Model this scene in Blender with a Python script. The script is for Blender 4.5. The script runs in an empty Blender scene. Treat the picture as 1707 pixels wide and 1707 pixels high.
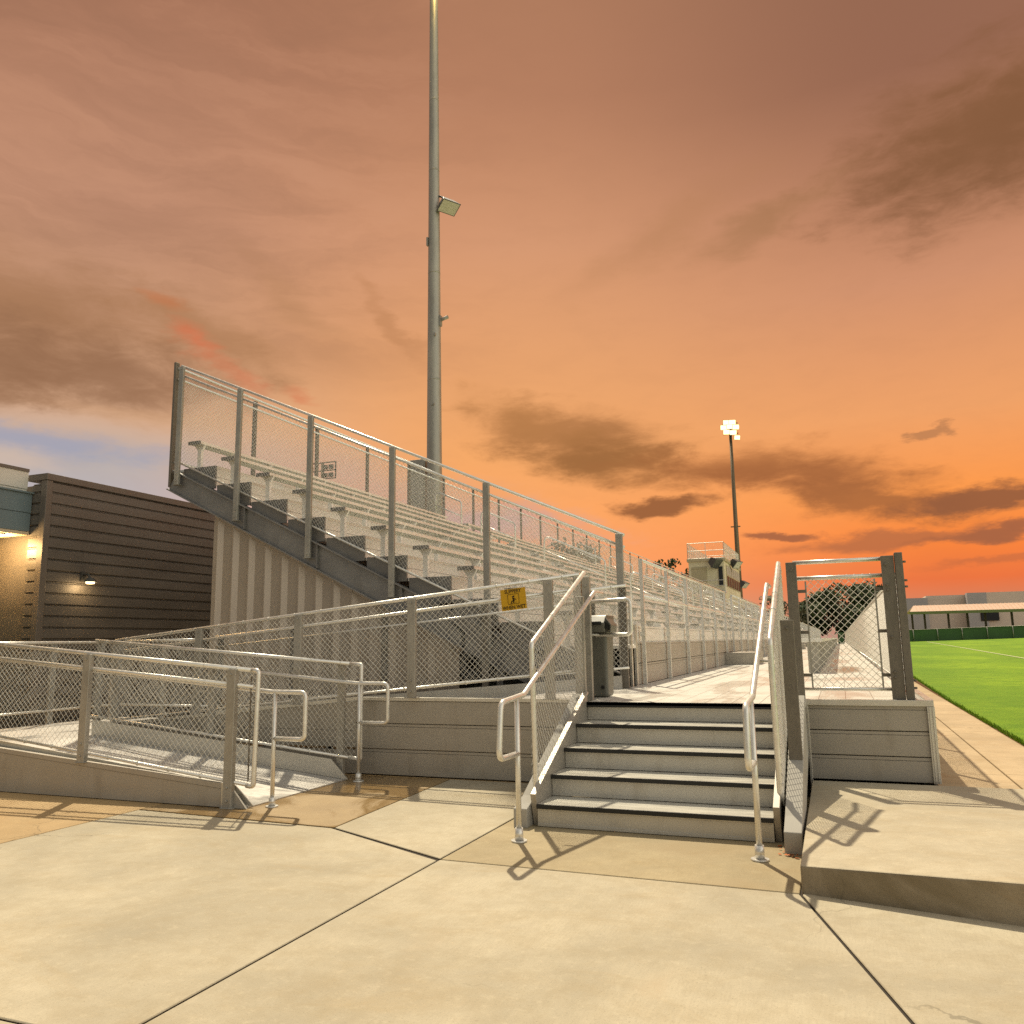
import bpy, math, random
from mathutils import Vector, Matrix
random.seed(7)
S = bpy.context.scene
COL = S.collection
R = math.radians

# ---------------------------------------------------------------- mesh builder
class MB:
    def __init__(s):
        s.v = []; s.f = []; s.sm = []
    def quad(s, *pts):
        n = len(s.v); s.v += [tuple(p) for p in pts]; s.f.append(tuple(range(n, n + len(pts)))); s.sm.append(False)
    def box(s, x0, x1, y0, y1, z0, z1):
        n = len(s.v)
        s.v += [(x0,y0,z0),(x1,y0,z0),(x1,y1,z0),(x0,y1,z0),(x0,y0,z1),(x1,y0,z1),(x1,y1,z1),(x0,y1,z1)]
        for f in ((0,3,2,1),(4,5,6,7),(0,1,5,4),(1,2,6,5),(2,3,7,6),(3,0,4,7)):
            s.f.append(tuple(n+i for i in f)); s.sm.append(False)
        return s
    def hexa(s, b, t):
        """b, t : four bottom and four top points, counter-clockwise from above"""
        n = len(s.v); s.v += [tuple(p) for p in b] + [tuple(p) for p in t]
        for f in ((0,3,2,1),(4,5,6,7),(0,1,5,4),(1,2,6,5),(2,3,7,6),(3,0,4,7)):
            s.f.append(tuple(n+i for i in f)); s.sm.append(False)
        return s
    def prism(s, poly, d):
        """poly: planar loop of 3-D points, extruded by the vector d"""
        n = len(s.v); m = len(poly); d = Vector(d)
        s.v += [tuple(p) for p in poly] + [tuple(Vector(p) + d) for p in poly]
        s.f.append(tuple(n+i for i in range(m-1,-1,-1))); s.f.append(tuple(n+m+i for i in range(m)))
        s.sm += [False, False]
        for i in range(m):
            j = (i+1) % m
            s.f.append((n+i, n+j, n+m+j, n+m+i)); s.sm.append(False)
        return s
    def tube(s, path, r, k=10, cap=True, closed=False):
        P = [Vector(p) for p in path]; rr = r if isinstance(r, (list, tuple)) else [r]*len(P)
        t0 = (P[1]-P[0]).normalized()
        a = Vector((0,0,1)) if abs(t0.z) < .9 else Vector((1,0,0))
        u = t0.cross(a).normalized()
        base = len(s.v)
        for i, p in enumerate(P):
            if i == 0: t = P[1]-P[0]
            elif i == len(P)-1: t = P[-1]-P[-2]
            else: t = (P[i]-P[i-1]).normalized() + (P[i+1]-P[i]).normalized()
            t.normalize()
            u = (u - t*u.dot(t)).normalized(); w = t.cross(u)
            for j in range(k):
                an = 2*math.pi*j/k
                s.v.append(tuple(p + (u*math.cos(an) + w*math.sin(an))*rr[i]))
        for i in range(len(P)-1):
            for j in range(k):
                a0 = base+i*k+j; a1 = base+i*k+(j+1)%k
                s.f.append((a0, a1, a1+k, a0+k)); s.sm.append(True)
        if cap:
            s.f.append(tuple(base+j for j in range(k-1,-1,-1))); s.sm.append(False)
            e = base+(len(P)-1)*k
            s.f.append(tuple(e+j for j in range(k))); s.sm.append(False)
        return s
    def wire(s, p, q, r):
        p = Vector(p); q = Vector(q); t = (q-p)
        if t.length < .01: return
        t.normalize(); a = Vector((0,0,1)) if abs(t.z) < .9 else Vector((1,0,0))
        u = t.cross(a).normalized()*r; w = t.cross(u)
        n = len(s.v)
        for c in (p, q): s.v += [tuple(c+u), tuple(c+w), tuple(c-u), tuple(c-w)]
        for j in range(4):
            s.f.append((n+j, n+(j+1)%4, n+4+(j+1)%4, n+4+j)); s.sm.append(True)
    def build(s, name, m, parent=None, bevel=0, seg=2):
        me = bpy.data.meshes.new(name)
        off = parent_loc(parent) if parent else Vector((0,0,0))
        me.from_pydata([tuple(Vector(v)-off) for v in s.v], [], s.f)
        me.polygons.foreach_set('use_smooth', s.sm)
        me.materials.append(m); me.update()
        o = bpy.data.objects.new(name, me); COL.objects.link(o)
        if parent: o.parent = parent
        if bevel:
            b = o.modifiers.new('edge', 'BEVEL'); b.width = bevel; b.segments = seg; b.limit_method = 'ANGLE'
        return o
def parent_loc(o):
    l = Vector((0,0,0))
    while o: l += o.location; o = o.parent
    return l
def thing(name, loc, label, cat, group=None):
    o = bpy.data.objects.new(name, None); COL.objects.link(o); o.location = loc
    o.empty_display_size = .2
    return tag(o, label, cat, group)
def tag(o, label, cat, group=None):
    o['label'] = label; o['category'] = cat
    if group: o['group'] = group
    return o
def kind(o, k, label=None, cat=None):
    o['kind'] = k
    if label: o['label'] = label
    if cat: o['category'] = cat
    return o
def fillet(pts, r, n=6):
    P = [Vector(p) for p in pts]; out = [P[0]]
    for i in range(1, len(P)-1):
        a = (P[i-1]-P[i]); b = (P[i+1]-P[i]); la, lb = a.length, b.length
        a.normalize(); b.normalize()
        ang = a.angle(b); d = min(r/math.tan(ang/2), la*.45, lb*.45)
        p0 = P[i]+a*d; p1 = P[i]+b*d
        for k in range(n+1):
            t = k/n; out.append(p0*(1-t)**2 + P[i]*2*t*(1-t) + p1*t*t)
    out.append(P[-1]); return out

# ---------------------------------------------------------------- materials
def lin(c):
    return tuple(((x/255)/12.92 if x/255 <= .04045 else ((x/255+.055)/1.055)**2.4) for x in c)
class NT:
    def __init__(s, tree): s.t = tree
    def n(s, ty, **kw):
        o = s.t.nodes.new(ty)
        for k, v in kw.items():
            if k.startswith('i_'): o.inputs[k[2:].replace('_',' ')].default_value = v
            else: setattr(o, k, v)
        return o
    def l(s, a, b): s.t.links.new(a, b)
    def math(s, op, a, b=None, c=None, clamp=False):
        o = s.t.nodes.new('ShaderNodeMath'); o.operation = op; o.use_clamp = clamp
        for i, x in enumerate((a, b, c)):
            if x is None: continue
            if isinstance(x, (int, float)): o.inputs[i].default_value = x
            else: s.l(x, o.inputs[i])
        return o.outputs[0]
    def mix(s, f, a, b, mode='MIX'):
        o = s.t.nodes.new('ShaderNodeMix'); o.data_type = 'RGBA'; o.blend_type = mode
        for i, x in ((0, f), (6, a), (7, b)):
            if isinstance(x, (int, float)): o.inputs[i].default_value = x
            elif isinstance(x, tuple): o.inputs[i].default_value = (*x[:3], 1)
            else: s.l(x, o.inputs[i])
        return o.outputs[2]
    def range(s, v, a, b, c=0, d=1, sm=True):
        o = s.t.nodes.new('ShaderNodeMapRange'); o.interpolation_type = 'SMOOTHSTEP' if sm else 'LINEAR'
        s.l(v, o.inputs[0])
        for i, x in enumerate((a, b, c, d)): o.inputs[1+i].default_value = x
        return o.outputs[0]
    def noise(s, vec, scale, det=4, rough=.55, dist=0):
        o = s.t.nodes.new('ShaderNodeTexNoise'); o.inputs['Scale'].default_value = scale
        o.inputs['Detail'].default_value = det; o.inputs['Roughness'].default_value = rough
        o.inputs['Distortion'].default_value = dist
        if vec is not None: s.l(vec, o.inputs['Vector'])
        return o.outputs['Fac']
def newmat(name):
    m = bpy.data.materials.new(name); m.use_nodes = True
    t = NT(m.node_tree); b = m.node_tree.nodes['Principled BSDF']
    return m, t, b
def pos(t, sx=1, sy=1, sz=1):
    g = t.n('ShaderNodeNewGeometry')
    mp = t.n('ShaderNodeMapping'); mp.inputs['Scale'].default_value = (sx, sy, sz)
    t.l(g.outputs['Position'], mp.inputs['Vector'])
    return mp.outputs['Vector']
def bump(t, b, h, strength=.3, dist=.01):
    o = t.n('ShaderNodeBump'); o.inputs['Strength'].default_value = strength; o.inputs['Distance'].default_value = dist
    t.l(h, o.inputs['Height']); t.l(o.outputs[0], b.inputs['Normal'])
def metal(name, base, rough=.4, metallic=.9, var=.18, scale=6, stretch=(1,1,1), fine=60, bmp=0, dirt=None, dirt_amt=.3):
    m, t, b = newmat(name)
    v = pos(t, *stretch)
    n1 = t.noise(v, scale, 5); n2 = t.noise(v, fine, 3)
    f = t.math('ADD', t.math('MULTIPLY', n1, .65), t.math('MULTIPLY', n2, .35))
    f = t.range(f, .3, .7)
    lo = tuple(x*(1-var) for x in base); hi = tuple(min(1, x*(1+var*.6)) for x in base)
    c = t.mix(f, lo, hi)
    if dirt:
        d = t.range(t.noise(pos(t, 2.2, 2.2, .7), 1.7, 6, .65), .5, .78)
        c = t.mix(t.math('MULTIPLY', d, dirt_amt), c, dirt)
    t.l(c, b.inputs['Base Color'])
    b.inputs['Metallic'].default_value = metallic
    t.l(t.range(f, 0, 1, rough*.82, min(1, rough*1.22), False), b.inputs['Roughness'])
    if bmp: bump(t, b, n2, bmp, .004)
    return m
def paint(name, base, rough=.5, var=.12, scale=3, spec=.4, dirt=None, dirt_amt=.4):
    m = metal(name, base, rough, 0, var, scale, dirt=dirt, dirt_amt=dirt_amt)
    m.node_tree.nodes['Principled BSDF'].inputs['Specular IOR Level'].default_value = spec
    return m
def emit(name, col, st):
    m, t, b = newmat(name)
    b.inputs['Base Color'].default_value = (*col, 1); b.inputs['Emission Color'].default_value = (*col, 1)
    b.inputs['Emission Strength'].default_value = st
    if st < 3: m.cycles.emission_sampling = 'NONE'
    return m
def concrete(name, base, damp, damp_lo=.55, damp_hi=.75, rough=.85, wet_rough=.35, brush=(14, 1.2, 1), stain=.28, spots=True):
    m, t, b = newmat(name)
    v = pos(t)
    big = t.noise(v, .55, 6, .6, .4); mid = t.noise(v, 3.1, 5, .6); fine = t.noise(v, 90, 3, .7)
    br = t.noise(pos(t, *brush), 6, 4, .6)
    c = t.mix(t.range(big, .32, .66), tuple(x*(1-stain) for x in base), tuple(min(1, x*1.08) for x in base))
    st2 = t.range(t.noise(pos(t, .5, 1.3, 1), .9, 7, .7, 1.2), .52, .72)
    c = t.mix(t.math('MULTIPLY', st2, .5), c, (base[0]*.80, base[1]*.68, base[2]*.5))
    c = t.mix(t.math('MULTIPLY', t.range(mid, .45, .75), .35), c, tuple(x*.8 for x in base))
    c = t.mix(t.math('MULTIPLY', t.range(br, .35, .7), .32), c, tuple(x*.76 for x in base))
    c = t.mix(t.math('MULTIPLY', t.range(fine, .5, .75), .45), c, tuple(x*.55 for x in base))
    if spots:
        vo = t.n('ShaderNodeTexVoronoi'); vo.inputs['Scale'].default_value = 2.3; t.l(v, vo.inputs['Vector'])
        sp = t.range(t.math('ADD', vo.outputs['Distance'], t.math('MULTIPLY', fine, .03)), .02, .04, 1, 0)
        c = t.mix(t.math('MULTIPLY', sp, .5), c, tuple(x*.45 for x in base))
    mott = t.noise(v, 4.2, 11, .74, .2); c = t.mix(t.math('MULTIPLY', t.range(mott, .40, .66), .34), c, (base[0]*.66, base[1]*.60, base[2]*.5))
    mot2 = t.noise(v, 13, 9, .8); c = t.mix(t.math('MULTIPLY', t.range(mot2, .50, .70), .30), c, tuple(min(1, x*1.3) for x in base))
    wet = t.range(t.noise(v, .8, 6, .6, .8), damp_lo, damp_hi)
    c = t.mix(wet, c, damp)
    pore = t.range(t.noise(v, 120, 3, .6), .60, .70); c = t.mix(t.math('MULTIPLY', pore, .55), c, tuple(x*.4 for x in base))
    cr = t.n('ShaderNodeTexVoronoi', feature='DISTANCE_TO_EDGE'); cr.inputs['Scale'].default_value = .42
    dv = t.n('ShaderNodeVectorMath', operation='ADD'); nn = t.n('ShaderNodeTexNoise'); nn.inputs['Scale'].default_value = 1.6; nn.inputs['Detail'].default_value = 6; t.l(v, nn.inputs['Vector'])
    sc_ = t.n('ShaderNodeVectorMath', operation='SCALE'); t.l(nn.outputs['Color'], sc_.inputs[0]); sc_.inputs['Scale'].default_value = .9
    t.l(v, dv.inputs[0]); t.l(sc_.outputs[0], dv.inputs[1]); t.l(dv.outputs[0], cr.inputs['Vector'])
    crk = t.math('MULTIPLY', t.range(cr.outputs['Distance'], .0012, .0035, 1, 0), t.range(t.noise(v, .35, 2), .52, .62))
    c = t.mix(t.math('MULTIPLY', crk, .55), c, tuple(x*.3 for x in base))
    t.l(c, b.inputs['Base Color'])
    t.l(t.range(wet, 0, 1, rough, wet_rough, False), b.inputs['Roughness'])
    b.inputs['Specular IOR Level'].default_value = .35
    bump(t, b, t.math('ADD', fine, t.math('MULTIPLY', br, .6)), .35, .004)
    return m

M = {}
CB = (.515, .452, .325)
M['concrete'] = concrete('pale concrete', CB, (.42, .33, .20), .58, .86)
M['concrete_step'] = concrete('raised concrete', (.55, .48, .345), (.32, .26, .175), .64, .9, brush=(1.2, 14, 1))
M['concrete_edge'] = concrete('darker concrete edge', (.36, .30, .21), (.19, .15, .09), .44, .62, brush=(1,1,5))  # darker, blotchy mix for the side faces of the raised slab
M['trim_matte'] = paint('dull aluminium channel', (.42,.40,.35), .7, .12, 4, .2, dirt=(.3,.27,.22), dirt_amt=.4)
M['concrete_damp'] = concrete('damp concrete', (.42, .30, .15), (.30, .19, .075), .36, .54, rough=.65, wet_rough=.13)
M['concrete_pad'] = concrete('darker concrete pad', (.43, .35, .21), (.35, .265, .14), .48, .66, rough=.8, wet_rough=.45)
M['concrete_tan'] = concrete('tan stained concrete', (.52, .36, .175), (.40, .25, .10), .45, .75, rough=.75, wet_rough=.4)
M['concrete_walk'] = concrete('sideline concrete', (.58, .44, .27), (.36, .24, .12), .58, .72, brush=(1.2, 10, 1))
M['joint'] = paint('dark joint dirt', (.045, .035, .025), .95)  # near-black bed that fills the paving joints
M['earth'] = concrete('bare ground', (.30, .25, .17), (.24, .19, .12), .5, .7, spots=False)
M['galv'] = metal('galvanised steel post', (.42, .40, .35), .52, .55, .22, 5, (1,1,.6), 45, .12, dirt=(.26,.23,.19), dirt_amt=.35)
M['galv_dark'] = metal('weathered galvanised post', (.20, .178, .145), .58, .4, .25, 5, (1,1,.4), 40, .12, dirt=(.15,.13,.1), dirt_amt=.4)
M['rail'] = metal('aluminium rail', (.78, .76, .70), .33, .55, .1, 12, (1,1,1), 80, .04)
M['wire'] = metal('galvanised wire', (.76, .74, .66), .42, .5, .1, 20)
M['fascia'] = metal('mill aluminium fascia', (.44, .405, .345), .48, .4, .1, 2, (1,1,3), 70, .05, dirt=(.30,.26,.20), dirt_amt=.55)
M['trim'] = metal('aluminium trim', (.66, .64, .58), .38, .8, .1, 6)
M['seat'] = metal('anodised aluminium plank', (.86, .84, .78), .40, .3, .09, 3, (3,.4,3), 50, .05, dirt=(.55,.52,.45), dirt_amt=.3)
M['seat_dark'] = metal('plank end plate', (.24, .23, .215), .55, .6, .18, 4)
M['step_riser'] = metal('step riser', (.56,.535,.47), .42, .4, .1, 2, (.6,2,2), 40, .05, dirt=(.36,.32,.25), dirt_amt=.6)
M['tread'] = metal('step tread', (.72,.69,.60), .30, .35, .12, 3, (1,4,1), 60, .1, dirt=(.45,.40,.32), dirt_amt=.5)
M['riser'] = metal('aluminium riser', (.87, .84, .77), .45, .1, .08, 2, (2,.5,2), 50, .04, dirt=(.62,.58,.5), dirt_amt=.3)
M['stringer'] = metal('galvanised beam', (.30, .29, .275), .55, .65, .2, 4, (1,1,1), 40, .1, dirt=(.2,.185,.165), dirt_amt=.35)
M['siding'] = metal('tan ribbed siding', (.47, .395, .315), .40, .35, .06, 1.5, dirt=(.38,.315,.25), dirt_amt=.25)
M['recess'] = paint('grey green back panel', (.27, .265, .21), .7, .15, 1.5, .2)  # one flat grey green tone for the panel under the stands
M['brown'] = metal('dark brown sheet siding', (.165, .150, .130), .46, .3, .16, 1.2, (1,.5,2), 30, .03, dirt=(.11,.098,.082), dirt_amt=.35)
M['brown_trim'] = metal('brown trim', (.17, .15, .128), .42, .25, .12, 2)
M['white_wall'] = paint('white parapet', (.72, .68, .6), .6, .06)
M['blue_grey'] = paint('blue grey fascia', (.16, .21, .225), .5, .1, 2)
M['cream'] = paint('cream wall', (.62, .52, .36), .7, .1, 1.2)
M['green_wall'] = paint('dark green base', (.05, .085, .035), .6, .2, 2)
M['black'] = paint('black rubber', (.018, .018, .016), .55, .2, 6)
M['bin'] = paint('grey green plastic', (.125, .125, .105), .42, .14, 6, .5, dirt=(.13,.12,.1), dirt_amt=.35)
M['dark'] = paint('dark void', (.012, .012, .011), .8)
M['yellow'] = paint('warning yellow', (.62, .36, .012), .5, .06, 4)
M['ink'] = paint('black ink', (.03, .018, .006), .6)
M['pole'] = metal('galvanised light pole', (.40, .375, .32), .5, .55, .22, 1.1, (2,2,.5), 18, .06, dirt=(.25,.22,.17), dirt_amt=.5)
M['pole_far'] = metal('far light pole', (.20, .15, .09), .55, .5, .2, 1)
M['lamp_lens'] = paint('frosted lens', (.55, .52, .40), .35, .08)
M['fixture'] = paint('dark fixture housing', (.07, .07, .062), .5, .15, 5)
M['press'] = paint('cream press box wall', (.74, .67, .47), .55, .08, .6, dirt=(.6,.52,.36), dirt_amt=.3)
M['press_trim'] = paint('beige press box trim', (.50, .43, .28), .55, .08)
M['glass'] = paint('dark glass', (.03, .032, .035), .4, .1, 3, .2)
M['sky_pane'] = paint('pane with painted sky reflection', (.50, .42, .36), .75, .1)  # reflected evening sky painted into the colour of the upper panes
M['screen'] = paint('green windscreen fabric', (.075, .14, .062), .8, .25, .5, .2)
M['shelter_roof'] = paint('tan standing seam roof', (.68, .48, .35), .5, .06)
M['shelter_green'] = paint('green fascia board', (.20, .22, .09), .6, .1)
M['shelter_post'] = paint('brown timber post', (.075, .05, .032), .7, .2)
M['gym'] = paint('pale stucco wall', (.74, .62, .52), .8, .07, .3)
M['gym_dark'] = paint('grey stucco wall', (.46, .44, .44), .8, .1, .3)
M['bark'] = paint('bark', (.10, .075, .05), .9, .3, 8)
M['furniture'] = paint('picnic furniture', (.09, .08, .075), .6, .3, 2)
M['line'] = paint('white line paint', (.55, .58, .3), .8, .12, 6)
M['leaf_dead'] = paint('orange dead leaf', (.55, .14, .02), .7, .3, 30)
M['clay'] = paint('red brown edging', (.19, .09, .04), .9, .3, 5)
M['lit'] = emit('lit floodlamp', (1, .78, .36), 2.4)
M['lit_small'] = emit('lit wall lamp lens', (1, .78, .45), 4)

# deck: wet aluminium planks running away from the steps
def deck_mat():
    m, t, b = newmat('wet aluminium deck')
    v = pos(t)
    sep = t.n('ShaderNodeSeparateXYZ'); t.l(v, sep.inputs[0])
    fx = t.math('FRACT', t.math('MULTIPLY', sep.outputs[0], 1/.254))
    seam = t.math('LESS_THAN', fx, .03)
    rib = t.math('SINE', t.math('MULTIPLY', sep.outputs[0], 2*math.pi/.028))
    wet = t.range(t.noise(pos(t, 1.6, .55, 1), .9, 6, .6, .7), .47, .60)
    gr = t.range(t.noise(v, 2.2, 6, .65), .35, .75)
    c = t.mix(gr, (.70, .68, .61), (.53, .505, .44))
    ptx = t.math('SUBTRACT', sep.outputs[0], .08); pty = t.math('SUBTRACT', sep.outputs[1], 17.2)
    d = t.math('SQRT', t.math('ADD', t.math('MULTIPLY', t.math('MULTIPLY', ptx, ptx), 7), t.math('MULTIPLY', t.math('MULTIPLY', pty, pty), .14)))
    d = t.math('ADD', d, t.math('MULTIPLY', t.noise(v, 2.5, 5), 1.2))
    pud = t.range(d, .95, 1.5, 1, 0)
    c = t.mix(t.math('MULTIPLY', pud, .85), c, (.24, .215, .17))
    c = t.mix(t.math('MULTIPLY', wet, .15), c, (.46, .43, .37))
    c = t.mix(t.math('MULTIPLY', seam, .7), c, (.12, .10, .08))
    t.l(c, b.inputs['Base Color']); b.inputs['Metallic'].default_value = .0
    w = t.math('MAXIMUM', wet, pud)
    t.l(t.range(w, 0, 1, .55, .24, False), b.inputs['Roughness']); b.inputs['Specular IOR Level'].default_value = .22
    bump(t, b, t.math('SUBTRACT', t.math('MULTIPLY', rib, t.range(w, 0, 1, .5, .05, False)), t.math('MULTIPLY', seam, 3)), .18, .003)
    return m
M['deck'] = deck_mat()
def ramp_mat():
    m, t, b = newmat('ribbed aluminium ramp')
    v = pos(t)
    sep = t.n('ShaderNodeSeparateXYZ'); t.l(v, sep.inputs[0])
    fx = t.math('FRACT', t.math('MULTIPLY', sep.outputs[1], 1/.3))
    seam = t.math('LESS_THAN', fx, .03)
    rib = t.math('SINE', t.math('MULTIPLY', sep.outputs[0], 2*math.pi/.03))
    wet = t.range(t.noise(v, 1.2, 5, .6, .7), .5, .64)
    gr = t.range(t.noise(v, 2.6, 6, .65), .35, .75)
    c = t.mix(gr, (.60, .575, .53), (.46, .43, .39))
    c = t.mix(t.math('MULTIPLY', seam, .55), c, (.2, .18, .16))
    t.l(c, b.inputs['Base Color']); b.inputs['Metallic'].default_value = .4
    t.l(t.range(wet, 0, 1, .42, .22, False), b.inputs['Roughness'])
    bump(t, b, rib, .12, .003)
    return m
M['ramp'] = ramp_mat()
def grass_mat():
    m, t, b = newmat('sports turf')
    v = pos(t)
    sep = t.n('ShaderNodeSeparateXYZ'); t.l(v, sep.inputs[0])
    big = t.noise(pos(t, .5, .16, 1), .5, 5, .6); mid = t.noise(v, 1.3, 6, .7); fine = t.noise(pos(t, 1, .45, 1), 38, 4, .75)
    st = t.range(t.math('SINE', t.math('MULTIPLY', sep.outputs[1], 2*math.pi/11)), -.4, .4)
    c = t.mix(t.range(big, .32, .7), (.155, .29, .008), (.275, .435, .013))
    c = t.mix(t.math('MULTIPLY', st, .28), c, (.115, .26, .008))
    c = t.mix(t.math('MULTIPLY', t.range(mid, .4, .7), .65), c, (.105, .235, .008))
    c = t.mix(t.math('MULTIPLY', t.range(fine, .48, .7), .6), c, (.065, .15, .006))
    t.l(c, b.inputs['Base Color']); b.inputs['Roughness'].default_value = .75
    b.inputs['Specular IOR Level'].default_value = .2
    bump(t, b, fine, .8, .05)
    return m
M['turf'] = grass_mat()
def leaf_mat(name, a, b_):
    m, t, b = newmat(name)
    n = t.n('ShaderNodeNewGeometry')
    c = t.mix(n.outputs['Random Per Island'], a, b_)
    c = t.mix(t.math('MULTIPLY', t.range(t.noise(pos(t), .6, 3), .4, .65), .5), c, tuple(x*.5 for x in a))
    t.l(c, b.inputs['Base Color']); b.inputs['Roughness'].default_value = .6
    b.inputs['Specular IOR Level'].default_value = .25
    return m
M['leaf'] = leaf_mat('dark green leaves', (.022, .040, .010), (.065, .095, .022))
M['leaf_b'] = leaf_mat('olive leaves', (.05, .05, .018), (.12, .10, .04))
# ---------------------------------------------------------------- ground, pavement, field
D = .90            # deck height
def struct(o): return kind(o, 'structure')
b = MB(); b.quad((-400,-60,-.05),(400,-60,-.05),(400,700,-.05),(-400,700,-.05)); struct(b.build('ground', M['earth']))
b = MB(); b.box(-13.9,3.2,-6,11.2,-.045,-.012); struct(b.build('pavement_bed', M['joint']))
def slab(poly, m, name='pavement'):
    b = MB(); b.prism([(x,y,-.011) for x,y in poly], (0,0,.011)); o = b.build(name, m, bevel=.004, seg=1)
    return struct(o)
g = .009
slab([(-2.75+g,-5),(.9,-5),(.16-g,3.8),(-.33-g,5.42-g),(-2.75+g,5.46-g)], M['concrete'])
slab([(.9+2*g,-5),(3.1,-5),(3.1,5.2),(.76,5.4),(-.30,5.5),(-.33+g,5.42-g),(.16+g,3.8)], M['concrete'])
slab([(-2.75+g,5.46+g),(-.33-g,5.42+g),(-.33-g,8.6),(-2.75+g,8.6)], M['concrete_pad'])
slab([(-13.8,-5),(-2.75-g,-5),(-2.75-g,2.62-g),(-13.8,2.62-g)], M['concrete'])
slab([(-6.3+g,2.62+g),(-2.75-g,2.62+g),(-2.75-g,5.44-g),(-4.06-g,6.09-g),(-6.3+g,6.2-g)], M['concrete'])
slab([(-4.06+g,6.11),(-2.75-g,5.48+g),(-2.75-g,8.6),(-4.2+g,8.6)], M['concrete'])
slab([(-4.06-g,6.11+g),(-4.2-g,8.6),(-6.3+g,8.6),(-6.3+g,6.22+g)], M['concrete_damp'])
slab([(-13.8,2.62+g),(-6.3-g,2.62+g),(-6.3-g,8.6),(-13.8,8.6)], M['concrete_tan'])
slab([(-13.8,8.6+2*g),(-2.9,8.6+2*g),(-2.9,11.1),(-13.8,11.1)], M['concrete_tan'])
# raised slab at the right of the steps
b = MB(); RP = [(-.325,5.43,.158),(.80,5.19,.215),(3.1,4.70,.25),(3.1,8.55,.17),(-.35,8.62,.158)]
n = len(RP); b.v = [(x,y,-.009) for x,y,z in RP]+RP
b.f = [(n,n+1,n+4),(n+1,n+3,n+4),(n+1,n+2,n+3)]+[(i,(i+1)%n,n+(i+1)%n,n+i) for i in range(n)]; b.sm = [False]*len(b.f)
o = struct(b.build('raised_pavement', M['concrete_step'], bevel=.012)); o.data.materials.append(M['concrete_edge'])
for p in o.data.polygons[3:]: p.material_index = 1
# sideline walk beside the stands
b = MB()
for y0 in [8.64]+[10.5+4.5*i for i in range(26)]:
    y1 = 10.5-.012 if y0 < 10 else y0+4.5-.012
    b.box(.70,1.545,y0,y1,-.03,.004); b.box(1.557,2.19,y0,y1,-.03,.012)
struct(b.build('sidewalk', M['concrete_walk'], bevel=.004, seg=1))
b = MB(); b.box(.70,2.19,8.62,128,-.045,-.031); struct(b.build('sidewalk_bed', M['joint']))
def fz(x, y):      # the field rises gently towards the far end
    t = max(0, min(1, (y-22)/88)); return .012 + t*(.90+.0215*max(0, min(60, x-8.2)))
b = MB(); ys = [-6,0,4,8,12,16,20,24,30,38,48,60,72,84,96,110,125]; xs = [2.26,4,8,14,24,40,70,120]
b2 = MB()
n0 = 0
for y in ys:
    for x in xs: b.v.append((x,y,fz(x,y)))
for j in range(len(ys)-1):
    for i in range(len(xs)-1):
        a = j*len(xs)+i; b.f.append((a,a+1,a+1+len(xs),a+len(xs))); b.sm.append(True)
struct(b.build('field', M['turf']))
b = MB(); y = -6
while y < 124:
    y2 = y+4; b.hexa([(2.19,y,-.04),(2.27,y,-.04),(2.27,y2,-.04),(2.19,y2,-.04)], [(2.19,y,fz(0,y)+.001),(2.27,y,fz(0,y)+.001),(2.27,y2,fz(0,y2)+.001),(2.19,y2,fz(0,y2)+.001)]); y = y2
struct(b.build('field_edging', M['clay']))
b = MB()
for i in range(12):        # turf blades leaning over the edging, as one ground cover
    pass
rnd = random.Random(3)
for k in range(9000):
    yy = 9+ (rnd.random()**1.7)*40; xx = 2.2+abs(rnd.gauss(0,.05)); h = .025+rnd.random()*.03; a = rnd.random()*6.28; w = .006
    z = fz(xx,yy); dx, dy = math.cos(a)*w, math.sin(a)*w; lx, ly = rnd.gauss(-.008,.015), rnd.gauss(0,.015)
    b.quad((xx-dx,yy-dy,z),(xx+dx,yy+dy,z),(xx+lx,yy+ly,z+h))
kind(b.build('grass', M['turf']), 'stuff', 'bright green turf blades along the concrete edge', 'grass')
def flat_line(pts, w):
    b = MB()
    for (x0,y0),(x1,y1) in zip(pts, pts[1:]):
        d = Vector((y1-y0, x0-x1, 0)).normalized()*w/2
        b.quad((x0-d.x,y0-d.y,fz(x0,y0)+.02),(x1-d.x,y1-d.y,fz(x1,y1)+.02),(x1+d.x,y1+d.y,fz(x1,y1)+.02),(x0+d.x,y0+d.y,fz(x0,y0)+.02))
    return b
b = flat_line([(8.6,30),(8.7,48),(8.8,60),(8.9,72),(9,84),(9.1,96),(9.2,106)], .16); struct(b.build('field_line', M['line']))
# ---------------------------------------------------------------- chain link
def link_mesh(b, A, B, zb, zt, r=.0021, pitch=.072, off=(0,0)):
    """diamond wires filling the panel from A to B (2-D), zb/zt = (z at A, z at B) of bottom and top"""
    A = Vector(A); Bv = Vector(B); L = (Bv-A).length; h = ((zt[0]-zb[0])+(zt[1]-zb[1]))/2
    nrm = Vector((-(Bv-A).y, (Bv-A).x)).normalized()*.003
    def P(s, v, sg):
        t = s/L; zB = zb[0]+(zb[1]-zb[0])*t; zT = zt[0]+(zt[1]-zt[0])*t
        p = A+(Bv-A)*t+nrm*sg
        return (p.x+off[0], p.y+off[1], zB+(zT-zB)*v/h)
    k = int(math.ceil(-h/pitch))
    while k*pitch < L:
        s0 = k*pitch; a = max(0, -s0); c = min(h, L-s0)
        if c-a > .02:
            b.wire(P(s0+a, a, 1), P(s0+c, c, 1), r)
            b.wire(P(s0+a, h-a, -1), P(s0+c, h-c, -1), r)
        k += 1
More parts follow.
